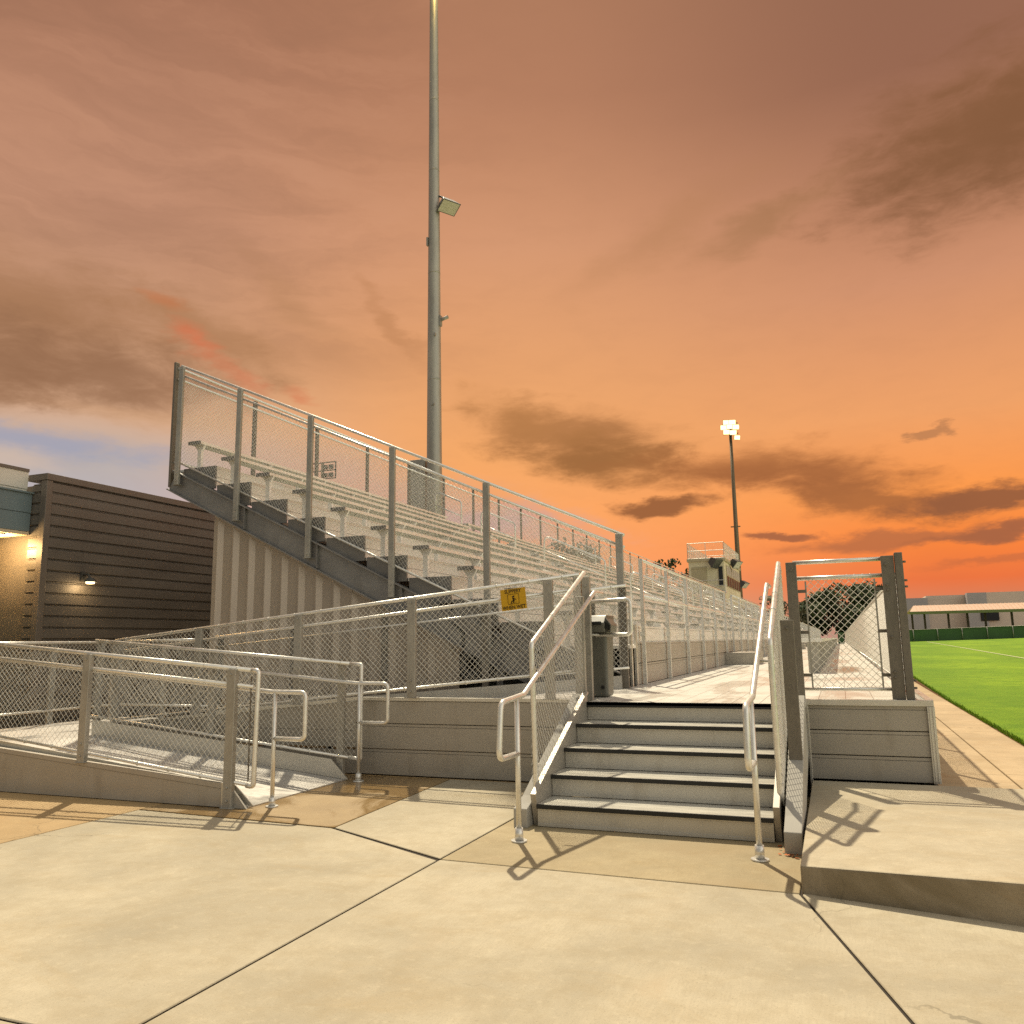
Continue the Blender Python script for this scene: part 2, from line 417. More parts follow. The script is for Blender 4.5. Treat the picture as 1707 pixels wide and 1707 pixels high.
def c_post(b, x, y, z0, z1, w=.09, d=.05, t=.008, ang=0):
    """C-channel post: web in the w direction, flanges in d"""
    pr = [(-w/2,0),(w/2,0),(w/2,d),(w/2-t,d),(w/2-t,t),(-w/2+t,t),(-w/2+t,d),(-w/2,d)]
    ca, sa = math.cos(ang), math.sin(ang)
    b.prism([(x+px*ca-py*sa, y+px*sa+py*ca, z0) for px,py in pr], (0,0,z1-z0))
def fence(name, label, A, B, zb, zt, posts, cat='fence', group=None, drop=0, mid=None, rr=.021, post_m='galv', pw=.09, pd=.05, pang=0, poff=(0,0), wire_r=.0021, bot=True, ties=True, mesh_off=(0,0)):
    """zb / zt heights of bottom and top rail at A and B; posts = [(t, z0, z1)]; drop = mesh top below top rail (then a second rail there)"""
    root = thing(name, (A[0],A[1],min(zb)), label, cat, group)
    def P(t, z): return (A[0]+(B[0]-A[0])*t, A[1]+(B[1]-A[1])*t, z[0]+(z[1]-z[0])*t)
    MB().tube([P(0,zt),P(1,zt)], rr).build('top_rail', M['rail'], root)
    zm = (zt[0]-drop, zt[1]-drop)
    if drop: MB().tube([P(0,zm),P(1,zm)], rr*.9).build('mid_rail', M['rail'], root)
    if mid:
        zz = (zt[0]-mid, zt[1]-mid); MB().tube([P(0,zz),P(1,zz)], rr*.85).build('mid_rail', M['rail'], root)
    if bot: MB().tube([P(0,zb),P(1,zb)], rr*.8).build('bottom_rail', M['rail'], root)
    b = MB(); link_mesh(b, A, B, zb, zm, wire_r, off=mesh_off)
    if ties:
        L = (Vector(B)-Vector(A)).length; n = max(2, int(L/.38))
        for i in range(n):
            for z in ((zm,) + ((zb,) if bot else ())):
                p = Vector(P((i+.5)/n, z)); dx = Vector((B[0]-A[0],B[1]-A[1],0)).normalized()
                q = p-dx*.004; b.tube([q, q+dx*.008], rr*1.16, 8)
    b.build('chain_link_mesh', M['wire'], root)
    for t, z0, z1 in posts:
        p = P(t, zt); b = MB(); c_post(b, p[0]+poff[0], p[1]+poff[1], z0, z1, pw, pd, ang=pang)
        ca, sa = math.cos(pang), math.sin(pang); qx, qy = p[0]+poff[0], p[1]+poff[1]
        for z in (z0+.07, z0+.19, z1-.05):
            b.tube([(qx,qy,z),(qx+sa*.012,qy-ca*.012,z)], .013, 6)
        b.box(qx-pw*.75,qx+pw*.75,qy-.01,qy+pd+.03,z0-.001,z0+.008)
        b.build('post', M[post_m], root, bevel=.003, seg=1)
    return root
# ---------------------------------------------------------------- entry stairs
X0, X1 = -2.44, -.565; Y0, T, RZ = 6.65, .385, .18
st = thing('entry_stairs', (-1.5,6.65,0), 'five aluminium steps with black nosings leading up to the deck', 'stairs')
for k in range(5):
    y = Y0+T*k; z = RZ*k
    bb = MB(); bb.box(X0,X1,y,y+.012,z+.02,z+RZ-.035)
    bb.box(X0,X1,y-.004,y+.012,z+.004,z+.03); bb.box(X0,X1,y-.003,y+.012,z+RZ-.05,z+RZ-.034)
    bb.build('riser', M['step_riser'], st, bevel=.002, seg=1)
    if k < 4:
        MB().box(X0,X1,y-.012,y+T+.01,z+RZ-.03,z+RZ).build('tread', M['tread'], st, bevel=.003, seg=1)
    MB().box(X0-.0,X1,y-.03,y-.0125,z+RZ-.034,z+RZ+.002).build('nosing', M['black'], st, bevel=.004)
for side in (-1, 1):
    xs0 = -2.62 if side < 0 else -.475; xs1 = X0-.06 if side < 0 else -.352; yf = 6.56 if side < 0 else 6.34
    top = lambda y: .20+(y-6.6)*(RZ/T)+.05
    bb = MB()
    p = [(xs0,yf,0),(xs0,yf,.15),(xs0,yf+.22,.22),(xs0,8.28,top(8.28)-.06),(xs0,8.28,.45),(xs0,yf+.3,0)]
    bb.prism(p, (xs1-xs0,0,0)).build('stringer', M['trim_matte'], st, bevel=.006)
    sx = X0-.052 if side < 0 else X1+.003
    bb = MB(); bb.prism([(sx,6.70,.0),(sx,6.62,.26),(sx,8.2,.26+(8.2-6.62)*RZ/T),(sx,8.2,.6),(sx,6.9,.02)], (.049,0,0)).build('side_plate', M['fascia'], st, bevel=.003)
def handrail(name, label, x, sg, cat='handrail', group=None, topY=8.42, flat=.30):
    root = thing(name, (x,6.12,0), label, cat, group)
    pts = [(x,topY+flat,2.02),(x,topY,2.02),(x,6.27,1.09),(x,5.79,1.06),(x,5.74,.655),(x,6.12,.65)]
    MB().tube(fillet(pts,.07), .0225, 12).build('rail', M['rail'], root)
    bb = MB(); bb.tube([(x,6.12,.012),(x,6.12,1.065)], .021, 12); bb.build('post', M['rail'], root)
    bb = MB(); bb.tube([(x,6.12,0),(x,6.12,.012)], .062, 16).tube([(x,6.12,.012),(x,6.12,.10)], [.034,.031], 14); bb.build('base_flange', M['rail'], root)
    for yy in (6.9, 8.1):
        z = 1.09+(yy-6.27)*(2.02-1.09)/(topY-6.27)
        bb = MB(); bb.tube(fillet([(x,yy,z-.01),(x,yy,z-.06),(x+sg*.09,yy,z-.06)],.03), .009, 8); bb.build('bracket', M['galv'], root)
    return root
handrail('stair_handrail', 'bright round handrail with a looped end, left side of the entry steps', -2.40, -1, group='stair handrails')
handrail('stair_handrail', 'bright round handrail with a looped end, right side of the entry steps', -.625, 1, group='stair handrails', topY=8.25)
def guard(label, x, ptop, zoff, mx, posts, pm):
    root = thing('stair_guard', (x,6.8,0), label, 'guard fence', 'stair guards')
    t = (8.33,2.21) ; tt = [(x,8.40,2.23),(x,6.74,1.49),(x,6.80,.245),(x,8.36,.98)]
    bb = MB(); bb.tube(fillet([tt[0],tt[1],tt[2],tt[3]],.06), .0235, 12)
    for yy,z in ((6.95,1.58),(7.3,1.74),(7.65,1.895),(8.0,2.05)): bb.tube([(x,yy-.006,z-.003),(x,yy+.006,z+.003)], .0275, 10)
    for z in (.45,1.25): bb.tube([(x,6.755+(1.49-z)*.05,z),(x,6.755+(1.49-z)*.05,z+.03)], .0262, 10)
    bb.build('frame', M['rail'], root)
    bb = MB()
    A, B = (x+mx,6.77), (x+mx,8.36)
    link_mesh(bb, A, B, (.25,.98), (1.50,2.21)); bb.build('chain_link_mesh', M['wire'], root)
    for (px, py, z0, z1, w, d, an) in posts:
        bb = MB(); c_post(bb, px, py, z0, z1, w, d, .009, an)
        bb.tube([(px,py-.02,z1-.07),(px,py+.012,z1-.07)], .012, 6).build('post', M[pm], root, bevel=.003, seg=1)
    return root
guard('chain link stair guard beside the left handrail, below the warning sign', -2.50, 0, 0, -.026, [(-2.55,8.36,.55,1.98,.085,.05,0)], 'galv')
guard('chain link stair guard on the right, backed by dark channel posts', -.515, 0, 0, .026, [(-.41,7.25,.26,1.655,.105,.06,0)], 'galv_dark')
# ---------------------------------------------------------------- walkway deck in front of the stands
YE = 125.0
XF = -2.63          # front face of the stands
wd = thing('walkway_deck', (-1,8.7,0), 'long wet aluminium walkway deck in front of the stands', 'deck')
bb = MB(); bb.box(XF,.74,8.70,YE,D-.05,D); bb.box(X0,-.36,8.175,8.70,D-.05,D); bb.build('floor', M['deck'], wd)
MB().box(X0-.02,X1,8.16,8.1745,D-.05,D+.002).build('nosing', M['black'], wd, bevel=.003)
def fascia_panel(b, A, B, z0, z1, n, out, grooves=.012):
    """n stacked boards between A and B (2-D), the outer face pushed along out"""
    h = (z1-z0)/n
    for i in range(n):
        a, c = z0+i*h, z0+(i+1)*h
        o = Vector((out[0],out[1],0))
        for (q0, q1, d) in ((a+.006,c-.038,0),(c-.034,c-.006,-.004),(a+.0,a+.0055,-.02),(c-.0375,c-.0345,-.02)):
            P0 = Vector((A[0],A[1],q0))+o*d; P1 = Vector((B[0],B[1],q0))+o*d
            b.prism([P0, P1, Vector((P1.x,P1.y,q1)), Vector((P0.x,P0.y,q1))], -o*.03)
b = MB(); fascia_panel(b, (-.345,8.70), (.70,8.70), .16, D-.045, 3, (0,-1)); b.build('front_fascia', M['fascia'], wd)
bb = MB(); bb.box(-.37,.76,8.672,8.75,D-.045,D+.012); bb.box(.70,.765,8.675,8.74,.16,D-.046); bb.box(.715,.728,8.668,8.674,.16,D-.05); bb.box(.742,.752,8.668,8.674,.16,D-.05); bb.box(-.37,-.345,8.68,8.75,.0,D-.046)
bb.build('front_trim', M['trim'], wd, bevel=.003)
b = MB(); fascia_panel(b, (.742,8.76), (.742,YE), .0, D-.005, 3, (1,0)); b.build('side_fascia', M['fascia'], wd)
MB().box(.70,.765,8.76,YE,D-.004,D+.012).build('edge_trim', M['trim'], wd)
# front screen panel right of the steps and the long sideline fence
fp = thing('front_fence', (.05,8.76,D), 'chain link panel between two dark steel posts, right of the steps', 'fence')
for nm, z in (('top_rail',2.262),('mid_rail',2.10),('bottom_rail',1.005)):
    MB().tube([(-.40,8.79,z),(.43,8.79,z)], .021 if nm != 'bottom_rail' else .018, 12).build(nm, M['rail'], fp)
b = MB(); link_mesh(b, (-.285,8.79),(.345,8.79),(1.005,1.005),(2.10,2.10), .0026)
for k in range(9): b.tube([(-.26+k*.072,8.79,2.10-.024),(-.258+k*.072,8.79,2.10+.024)], .006, 6)
b.build('chain_link_mesh', M['wire'], fp)
for x, sg in ((-.29,-1),(.35,1)):
    bb = MB(); bb.box(x-.008,x+.008,8.785,8.79,1.0,2.07); bb.build('tension_bar', M['galv'], fp)
    for z in (1.14,1.56,1.97):
        bb = MB(); bb.box(min(x,x+sg*.085),max(x,x+sg*.085),8.777,8.784,z-.016,z+.016); bb.build('tension_band', M['galv_dark'], fp)
def bolts(b, x, y, zs, d=(0,-1,0), r=.013, l=.02):
    for z in zs:
        p = Vector((x,y,z)); b.tube([p, p+Vector(d)*l], r, 6)
bb = MB(); c_post(bb, -.415, 8.70, .60, 2.262, .10, .06, .009); bolts(bb, -.415, 8.70, (.70,.82,2.18)); bb.build('post', M['galv_dark'], fp, bevel=.003, seg=1)
bb = MB(); c_post(bb, .478, 8.72, D+.012, 2.285, .115, .06, .009); bolts(bb, .46, 8.72, (1.12,1.17,1.5,1.95,2.0,2.2)); bb.build('post', M['galv_dark'], fp, bevel=.003, seg=1)
n = 44
posts = []
ff = fence('sideline_fence', 'long pale chain link fence along the field side of the deck', (.60,8.80), (.60,YE), (1.0,1.0), (2.16,2.16), [], drop=0, rr=.02, ties=False, wire_r=.0026)
bb = MB(); c_post(bb, .612, 8.752, D+.012, 2.31, .10, .07, .009, math.pi/2); bolts(bb, .612, 8.752, (1.02,1.09,1.98,2.04,2.22), (1,0,0), .012, .03); bb.build('post', M['galv_dark'], ff, bevel=.003, seg=1)
for k in range(1, 49):
    y = 8.8+2.4*k; bb = MB(); c_post(bb, .64, y, D+.012, 2.18, .06, .04, .006, math.pi/2); bb.build('post', M['galv'], ff)
# bench on the deck
be = thing('bench', (-.48,15.5,D), 'long low aluminium bench on plate legs, on the deck behind the front panel', 'bench')
MB().box(-.665,-.30,15.4,95,1.435,1.50).build('seat', M['seat'], be, bevel=.006)
y = 15.55
while y < 95:
    bb = MB(); bb.box(-.56,-.365,y,y+.03,D,1.434); bb.build('leg', M['galv'], be, bevel=.003, seg=1); y += 2.4
bb = MB(); bb.box(-.25,.35,93,93.6,D,2.0); bb.box(-.28,.38,92.97,93.63,2.0,2.06)
o = bb.build('storage_bin', M['screen']); tag(o, 'small dark green bin far off at the end of the deck', 'bin')
# ---------------------------------------------------------------- access ramp
ra = thing('access_ramp', (-6,7.4,0), 'switchback aluminium wheelchair ramp with a flat landing, left of the steps', 'ramp')
zu = lambda x: .895-.080*max(0,(-3.0-x))            # upper run
zl = lambda x: .012+.1*max(0,(-5.32-x))             # lower run
XL, XE = -9.2, -5.32
b = MB(); b.prism([(XL,8.22,zl(XL)),(XE,8.22,zl(XE)),(XE,8.22,.0),(XL,8.22,zl(XL)-.06)], (0,-1.66,0)); b.build('lower_deck', M['ramp'], ra)
b = MB(); b.prism([(XL,8.66,zu(XL)),(-3.0,8.66,.895),(XF,8.66,.895),(XF,8.66,.84),(-3.0,8.66,.84),(XL,8.66,zu(XL)-.06)], (0,1.84,0)); b.build('upper_deck', M['ramp'], ra)
MB().box(-11.3,XL-.003,6.56,10.5,.34,.40).build('landing', M['ramp'], ra)
def curb(y, x0, x1, zf, h=.16, w=.012, slant=.22):
    b = MB(); b.prism([(x0,y,zf(x0)),(x0,y,zf(x0)+h),(x1-slant,y,zf(x1-slant)+h),(x1,y,zf(x1)+.01),(x1,y,zf(x1))], (0,w,0)); b.build('curb', M['trim'], ra)
curb(8.19, XL, XE+.04, zl, .20); curb(6.585, XL, XE+.04, zl, .17)
curb(10.47, XL, XF-.02, zu, .17, slant=.001)
# near fascia of the lower run (boards following the slope)
def slope_fascia(y, xs, ztop, zbot, nm='fascia', mat='fascia', lip=True):
    b = MB()
    for (xa, xb) in zip(xs, xs[1:]):
        ta, tb, ba, bb_ = ztop(xa), ztop(xb), zbot(xa), zbot(xb)
        b.prism([(xa,y,ba),(xb,y,bb_),(xb,y,tb-.05),(xa,y,ta-.05)], (0,.03,0))
        b.prism([(xa,y-.006,ta-.046),(xb,y-.006,tb-.046),(xb,y-.006,tb),(xa,y-.006,ta)], (0,.05,0))
    return b.build(nm, M[mat], ra)
ft = lambda x: .225+.0775*(-5.58-x)
slope_fascia(6.50, [-11.3,-9.2,-5.58], lambda x: ft(max(x,-9.2)), lambda x: .008)
MB().box(-5.58,-5.54,6.485,6.56,.004,.235).build('corner_trim', M['trim'], ra, bevel=.003)
b = MB(); b.prism([(XE-.26,6.51,.004),(XE-.26,6.51,.20),(XE-.17,6.51,.20),(XE+.02,6.51,.004)], (0,.02,0)); b.build('end_plate', M['galv'], ra)
# front fascia under the upper run
b = MB(); fascia_panel(b, (-5.45,8.62), (-2.665,8.62), .012, .885, 3, (0,-1))
zt2 = lambda x: .885-.098*(-5.45-x)
for i, (xa, xb) in enumerate([(-9.2,-5.45)]):
    for (q0, q1, d) in ((.012,.28,0),(.31,.50,0)): b.prism([(xa,8.62+d,q0),(xb,8.62+d,q0),(xb,8.62+d,q1),(xa,8.62+d,q1)], (0,.03,0))
    b.prism([(xa,8.625,.503),(xb,8.625,.503),(xb,8.625,zt2(xb)-.04),(xa,8.625,max(.52,zt2(xa)-.04))], (0,.025,0))
b.build('front_fascia', M['fascia'], ra)
b = MB(); b.prism([(-9.2,8.605,zt2(-9.2)-.03),(-5.45,8.605,.857),(-2.665,8.605,.857),(-2.665,8.605,.893),(-5.45,8.605,.893),(-9.2,8.605,zt2(-9.2)+.006)], (0,.06,0)); b.build('front_trim', M['trim'], ra)
for x in (-9.9,-8.6,-7.4,-6.4): MB().box(x,x+.07,9.4,9.47,0,zu(x)-.06).build('support_leg', M['galv_dark'], ra)
for x in (-11.2,-10.2): MB().box(x,x+.07,8.4,8.47,0,.34).build('support_leg', M['galv_dark'], ra)
# fences of the ramp
G = 'ramp fences'
L4 = lambda z0, s: (lambda x: z0+s*x)
tu = lambda x: 2.225+.0905*(x+2.65); bu = lambda x: 1.14+.0967*(x+3.24)
A, B = (-9.28,8.57), (-2.60,8.57)
P = lambda x: (x-A[0])/(B[0]-A[0])
fence('ramp_fence', 'sloping chain link fence on the front edge of the upper ramp, carrying the sign', A, B, (bu(A[0]),bu(B[0])), (tu(A[0]),tu(B[0])),
      [(P(x), zb, tu(x)-.008) for x, zb in ((-2.96,.895),(-4.66,.895),(-6.25,.80),(-7.81,.66),(-9.2,.42))], group=G, mid=.155, pw=.105, poff=(0,-.045))
ep = thing('end_post', (-2.57,8.56,D), 'pair of tall steel channel posts at the top left of the steps', 'post')
for x in (-2.625,-2.525):
    bb = MB(); c_post(bb, x, 8.53, .60, 2.20, .085, .055, .008, 0); bolts(bb, x, 8.53, (.7,.8,2.1)); bb.build('post', M['galv'], ep, bevel=.003, seg=1)
A, B = (-9.28,10.52), (-2.56,10.52)
tb_ = lambda x: 2.225+.0815*(x+2.56); bbk = lambda x: 1.165+.085*(x+2.56)
fence('ramp_fence', 'chain link fence on the far edge of the upper ramp, nearest the ribbed siding', A, B, (bbk(A[0]),bbk(B[0])), (tb_(A[0]),tb_(B[0])),
      [((x-A[0])/(B[0]-A[0]), tb_(x)-1.32, tb_(x)-.008) for x in (-2.62,-3.05,-4.6,-6.2,-7.8,-9.2)], group=G, mid=.16, pw=.09, poff=(0,.01), post_m='galv_dark')
tn = lambda x: 1.279+.0855*(-5.24-x); bn = lambda x: .212+.1075*(-5.25-x)
A, B = (-9.3,6.53), (-5.27,6.53)
rt = fence('ramp_fence', 'nearest ramp fence, sloping down to a looped pipe end on the concrete', A, B, (bn(A[0]),bn(B[0])), (tn(A[0]),tn(B[0])),
      [((x-A[0])/(B[0]-A[0]), zb, tn(x)-.008) for x, zb in ((-9.25,.45),(-7.41,.35),(-5.505,.0))], group=G, mid=.155, pw=.10, pd=.055, poff=(0,-.055))
MB().tube(fillet([(-5.30,6.53,tn(-5.30)),(-5.22,6.53,tn(-5.22)),(-5.24,6.53,.205),(-5.32,6.53,.213)],.05), .0235, 12).build('end_loop', M['rail'], rt)
bb = MB(); bb.box(-5.31,-5.30,6.525,6.535,.25,1.22); bb.build('tension_bar', M['galv_dark'], rt)
tf = lambda x: 1.285+.0835*(-5.14-x); bf = lambda x: .241+.10*(-5.20-x)
A, B = (-9.25,8.22), (-5.2,8.22)
rt = fence('ramp_fence', 'chain link fence on the far side of the lower ramp, between both runs', A, B, (bf(A[0]),bf(B[0])), (tf(A[0]),tf(B[0])),
      [((x-A[0])/(B[0]-A[0]), zb, tf(x)-.008) for x, zb in ((-9.2,.38),(-7.3,.22),(-5.42,.0))], group=G, pw=.09, poff=(0,.02), post_m='galv')
MB().tube(fillet([(-5.28,8.22,tf(-5.28)),(-5.13,8.22,tf(-5.13)),(-5.13,8.22,.235),(-5.28,8.22,.25)],.012,3), .0225, 12).build('end_loop', M['rail'], rt)
A, B = (-11.3,6.6), (-11.3,10.5)
fence('ramp_fence', 'level chain link fence closing the landing, in front of the dark brown wall', A, B, (.60,.60), (1.62,1.62), [((y-6.6)/3.9,.36,1.61) for y in (6.65,8.1,9.3,10.45)], group=G, pw=.09, pang=math.pi/2, poff=(-.01,0))
A, B = (-11.3,10.5), (-9.3,10.5)
fence('ramp_fence', 'short level chain link fence at the back of the landing', A, B, (.60,.60), (1.64,1.64), [(.5,.36,1.63)], group=G, pw=.09)
A, B = (-11.3,6.53), (-9.32,6.53)
fence('ramp_fence', 'level chain link fence on the near side of the ramp landing', A, B, (.61,.61), (1.63,1.63), [(.02,.36,1.62),(.5,.36,1.62)], group=G, pw=.09)
def ramp_rail(label, y, x0, xp, x1, zt, zb, slope, zg=0):
    root = thing('ramp_handrail', (xp,y,0), label, 'handrail', 'ramp handrails')
    zr = lambda x: zt+slope*max(0,(xp-x))
    MB().tube(fillet([(x0,y,zr(x0)),(xp-.03,y,zt+.002),(x1,y,zt),(x1,y,zb),(xp,y,zb)],.06), .0215, 12).build('rail', M['rail'], root)
    MB().tube([(xp,y,.012),(xp,y,zt)], .0205, 12).build('post', M['rail'], root)
    bb = MB(); bb.tube([(xp,y,0),(xp,y,.012)], .06, 16).tube([(xp,y,.012),(xp,y,.09)], [.034,.031], 14); bb.build('base_flange', M['rail'], root)
    for k in range(3):
        x = x0+(xp-x0)*(k+.4)/3; s = -1 if y < 7.3 else 1
        bb = MB(); bb.tube([(x,y,zr(x)-.02),(x,y,zr(x)-.06),(x,y+s*(.11 if s < 0 else .04),zr(x)-.06)], .008, 8); bb.build('bracket', M['galv'], root)
    return root
ramp_rail('looped ramp handrail on a flanged post, at the foot of the nearest ramp fence', 6.69, -9.1, -5.145, -4.79, 1.068, .63, .09)
ramp_rail('looped ramp handrail on a flanged post, beside the front panelling', 8.175, -9.1, -5.125, -4.755, 1.075, .643, .09)
# short handrail end loop and upper handrail at the top of the ramp
rr_ = thing('ramp_handrail', (-2.3,8.78,D), 'short looped handrail end behind the tall grey bin', 'handrail', 'ramp handrails')
MB().tube(fillet([(-2.9,8.78,1.925),(-2.10,8.78,1.955),(-2.10,8.78,1.575),(-2.5,8.78,1.57)],.06), .0215, 12).build('rail', M['rail'], rr_)
bb = MB(); bb.tube([(-2.45,8.78,1.575),(-2.45,8.70,1.575),(-2.53,8.60,1.575)], .012, 8); bb.build('bracket', M['galv'], rr_)
# ---------------------------------------------------------------- sign on the ramp fence
def text_mesh(b, body, size, origin, ux, uz, align='CENTER', wid=1.0):
    cu = bpy.data.curves.new('t', 'FONT'); cu.body = body; cu.size = size; cu.align_x = align; cu.extrude = .0006
    cu.offset = size*.018
    o = bpy.data.objects.new('t', cu); COL.objects.link(o)
    dg = bpy.context.evaluated_depsgraph_get(); me = bpy.data.meshes.new_from_object(o.evaluated_get(dg))
    n = len(b.v); O = Vector(origin); ux = Vector(ux); uz = Vector(uz); un = ux.cross(uz)
    for v in me.vertices: b.v.append(tuple(O+ux*v.co.x*wid+uz*v.co.y+un*v.co.z))
    for p in me.polygons: b.f.append(tuple(n+i for i in p.vertices)); b.sm.append(False)
    bpy.data.objects.remove(o); bpy.data.curves.remove(cu); bpy.data.meshes.remove(me)
SX, SZ, SY = -3.36, 1.985, 8.515
sg = thing('warning_sign', (SX,SY,SZ), 'yellow warning sign reading SLIPPERY WHEN WET, wired to the ramp fence', 'sign')
an = math.radians(5.2); ux = Vector((math.cos(an),0,math.sin(an))); uz = Vector((-math.sin(an),0,math.cos(an))); O = Vector((SX,SY,SZ))
W2, H2 = .150, .118
bb = MB(); bb.prism([O-ux*W2-uz*H2, O+ux*W2-uz*H2, O+ux*W2+uz*H2, O-ux*W2+uz*H2], (0,.006,0)); bb.build('plate', M['yellow'], sg)
for wd_, dz in (('SLIPPERY', .071), ('WHEN WET', -.108)):
    bb = MB(); text_mesh(bb, wd_, .056, O+uz*dz+Vector((0,-.0015,0)), ux, uz, wid=.9); bb.build('lettering', M['ink'], sg)
bb = MB()
def sp(x, z): return O+ux*x+uz*z+Vector((0,-.002,0))
for (x0,z0,x1,z1) in ((-.066,-.052,.066,-.052),(-.066,.056,.066,.056),(-.066,-.052,-.066,.056),(.066,-.052,.066,.056)): bb.wire(sp(x0,z0), sp(x1,z1), .0022)
bb.build('border', M['ink'], sg)
bb = MB()
def limb(x0,z0,x1,z1,w):
    p, q = sp(x0,z0), sp(x1,z1); d = (q-p).normalized(); nn = d.cross(Vector((0,1,0)))*w
    bb.prism([p-nn,q-nn*.8,q+nn*.8,p+nn], (0,.001,0))
limb(-.004,.012,.008,-.018,.010); limb(.008,-.016,-.022,-.022,.007); limb(-.022,-.022,-.03,-.044,.006); limb(.006,-.016,-.004,-.04,.007)
limb(-.003,.010,.024,.0,.005); limb(.024,.0,.03,-.014,.004); limb(-.004,.01,-.012,.034,.005); limb(-.04,-.046,.04,-.034,.0018)
c = sp(.006,.030); bb.prism([c+ux*.0105*math.cos(k*.6283)+uz*.0105*math.sin(k*.6283) for k in range(10)], (0,.001,0))
bb.build('slipping_figure', M['ink'], sg)
# ---------------------------------------------------------------- bin at the top of the steps
bn_ = thing('rubbish_bin', (-2.47,8.9,D), 'tall slim grey green bin with a hooded lid, at the top left of the steps', 'bin')
bb = MB(); bb.hexa([(-2.60,8.80,D+.005),(-2.385,8.80,D+.005),(-2.385,9.06,D+.005),(-2.60,9.06,D+.005)], [(-2.60,8.77,1.66),(-2.375,8.77,1.66),(-2.375,9.09,1.66),(-2.60,9.09,1.66)]); bb.build('body', M['bin'], bn_, bevel=.035, seg=4)
bb = MB(); bb.prism([(-2.61,8.76,1.63),(-2.61,8.70,1.60),(-2.61,8.69,1.70),(-2.61,8.80,1.79),(-2.61,9.1,1.79),(-2.61,9.1,1.63)], (.24,0,0)); bb.build('lid', M['bin'], bn_, bevel=.014, seg=3)
bb = MB(); bb.prism([(-2.40,8.74,1.60),(-2.31,8.70,1.60),(-2.30,8.70,1.68),(-2.38,8.74,1.77)], (0,.26,0)); bb.build('hood', M['bin'], bn_, bevel=.008)
bb = MB(); bb.quad((-2.378,8.698,1.645),(-2.318,8.698,1.625),(-2.318,8.698,1.675),(-2.378,8.698,1.725)); bb.tube([(-2.58,8.688,1.70),(-2.41,8.688,1.70)], .02, 8); bb.build('opening', M['dark'], bn_)
bb = MB(); bb.tube([(-2.44,8.79,1.01),(-2.44,8.782,1.01)], .019, 14); bb.build('drain_hole', M['dark'], bn_)
# ---------------------------------------------------------------- the stands
NR = 10
fzk = lambda k: 4.60-.35*k
xfk = lambda k: -9.76+.745*k
YS = 10.94
AIS = [(20.7+14*i, 22.1+14*i) for i in range(8) if 20.7+14*i < YE-4]
bl = thing('bleachers', (-6,YS,0), 'long aluminium bleachers with ten rows of plank seats rising to the left', 'bleachers')
segs = []; y = YS
for a, c in AIS: segs.append((y, a)); y = c
segs.append((y, YE))
stuffb = MB()
for k in range(NR):
    z, xf = fzk(k), xfk(k); xb = xf-.745 if k else xf-.95
    if k == NR-1: xf = XF
    bb = MB(); n = 3
    for i in range(n):
        a, c = xb+(xf-xb)*i/n, xb+(xf-xb)*(i+1)/n; bb.box(a+.004,c-.004,YS,YE,z-.045,z)
    bb.build('footboard', M['seat'], bl)
    if k < NR-1:
        bb = MB()
        zl_, zh = fzk(k+1), z-.046
        bb.box(xf-.03,xf-.004,YS,YE,zl_+.002,zl_+.15).box(xf-.03,xf-.0045,YS,YE,zl_+.157,zh); bb.build('riser', M['riser'], bl)
    bb = MB(); bb.box(xf-.70 if k < NR-1 else -3.8,xf if k < NR-1 else -3.05,10.90,10.935,z-.40,z); bb.build('end_plate', M['seat_dark'], bl, bevel=.003, seg=1)
    xs = -10.40+.745*k; zs = 5.085-.35*k
    for (a, c) in segs:
        bb = MB()
        for q in (xs, xs+.13):
            bb.box(q,q+.125,a,c,zs-.006,zs)
            for e in (0,.0405,.081,.1215): bb.box(q+e,q+e+.0035,a,c,zs-.048,zs-.0061)

        s_ = bb.build('seat', M['seat'], bl)
    for i, (a, c) in enumerate(segs):
        yy = a+.10
        while yy < c-.05:
            b_ = MB() if i == 0 else stuffb
            b_.box(xs+.10,xs+.18,yy,yy+.055,z,zs-.12)
            b_.prism([(xs+.02,yy+.01,zs-.046),(xs+.245,yy+.01,zs-.046),(xs+.19,yy+.01,zs-.14),(xs+.09,yy+.01,zs-.14)], (0,.04,0))
            if i == 0: b_.build('seat_bracket', M['riser'], bl)
            yy += 1.83
    bb = MB(); bb.box(xs-.006,xs+.26,YS-.03,YS+.0,zs-.06,zs+.002); bb.build('seat_end_cap', M['seat_dark'], bl, bevel=.003, seg=1)
o = stuffb.build('seat_bracket', M['riser'], bl); o['kind'] = 'stuff'
for a, c in AIS:
    for k in range(NR-1): MB().box(xfk(k)+.001,xfk(k)+.33,a+.15,c-.15,fzk(k+1)+.001,fzk(k+1)+.175).build('aisle_step', M['seat'], bl)
for a, c in AIS:
    ym = a+.35
    for (xa, xb) in ((-10.7,-9.87),(-9.25,-8.22),(-7.37,-5.67),(-5.0,-3.65)):
        zt = lambda x: 5.93+.455*(-10.7-x)
        zb = lambda x: 5.05+.47*(-10.7-x)-.02
        bb = MB(); bb.tube(fillet([(xa,ym,zb(xa)),(xa,ym,zt(xa)),(xb,ym,zt(xb)),(xb,ym,zb(xb)-.02)],.14), .024, 8)
        bb.tube([(xa,ym,zt(xa)-.42),(xb,ym,zt(xb)-.42)], .018, 8); bb.build('aisle_handrail', M['rail'], bl)
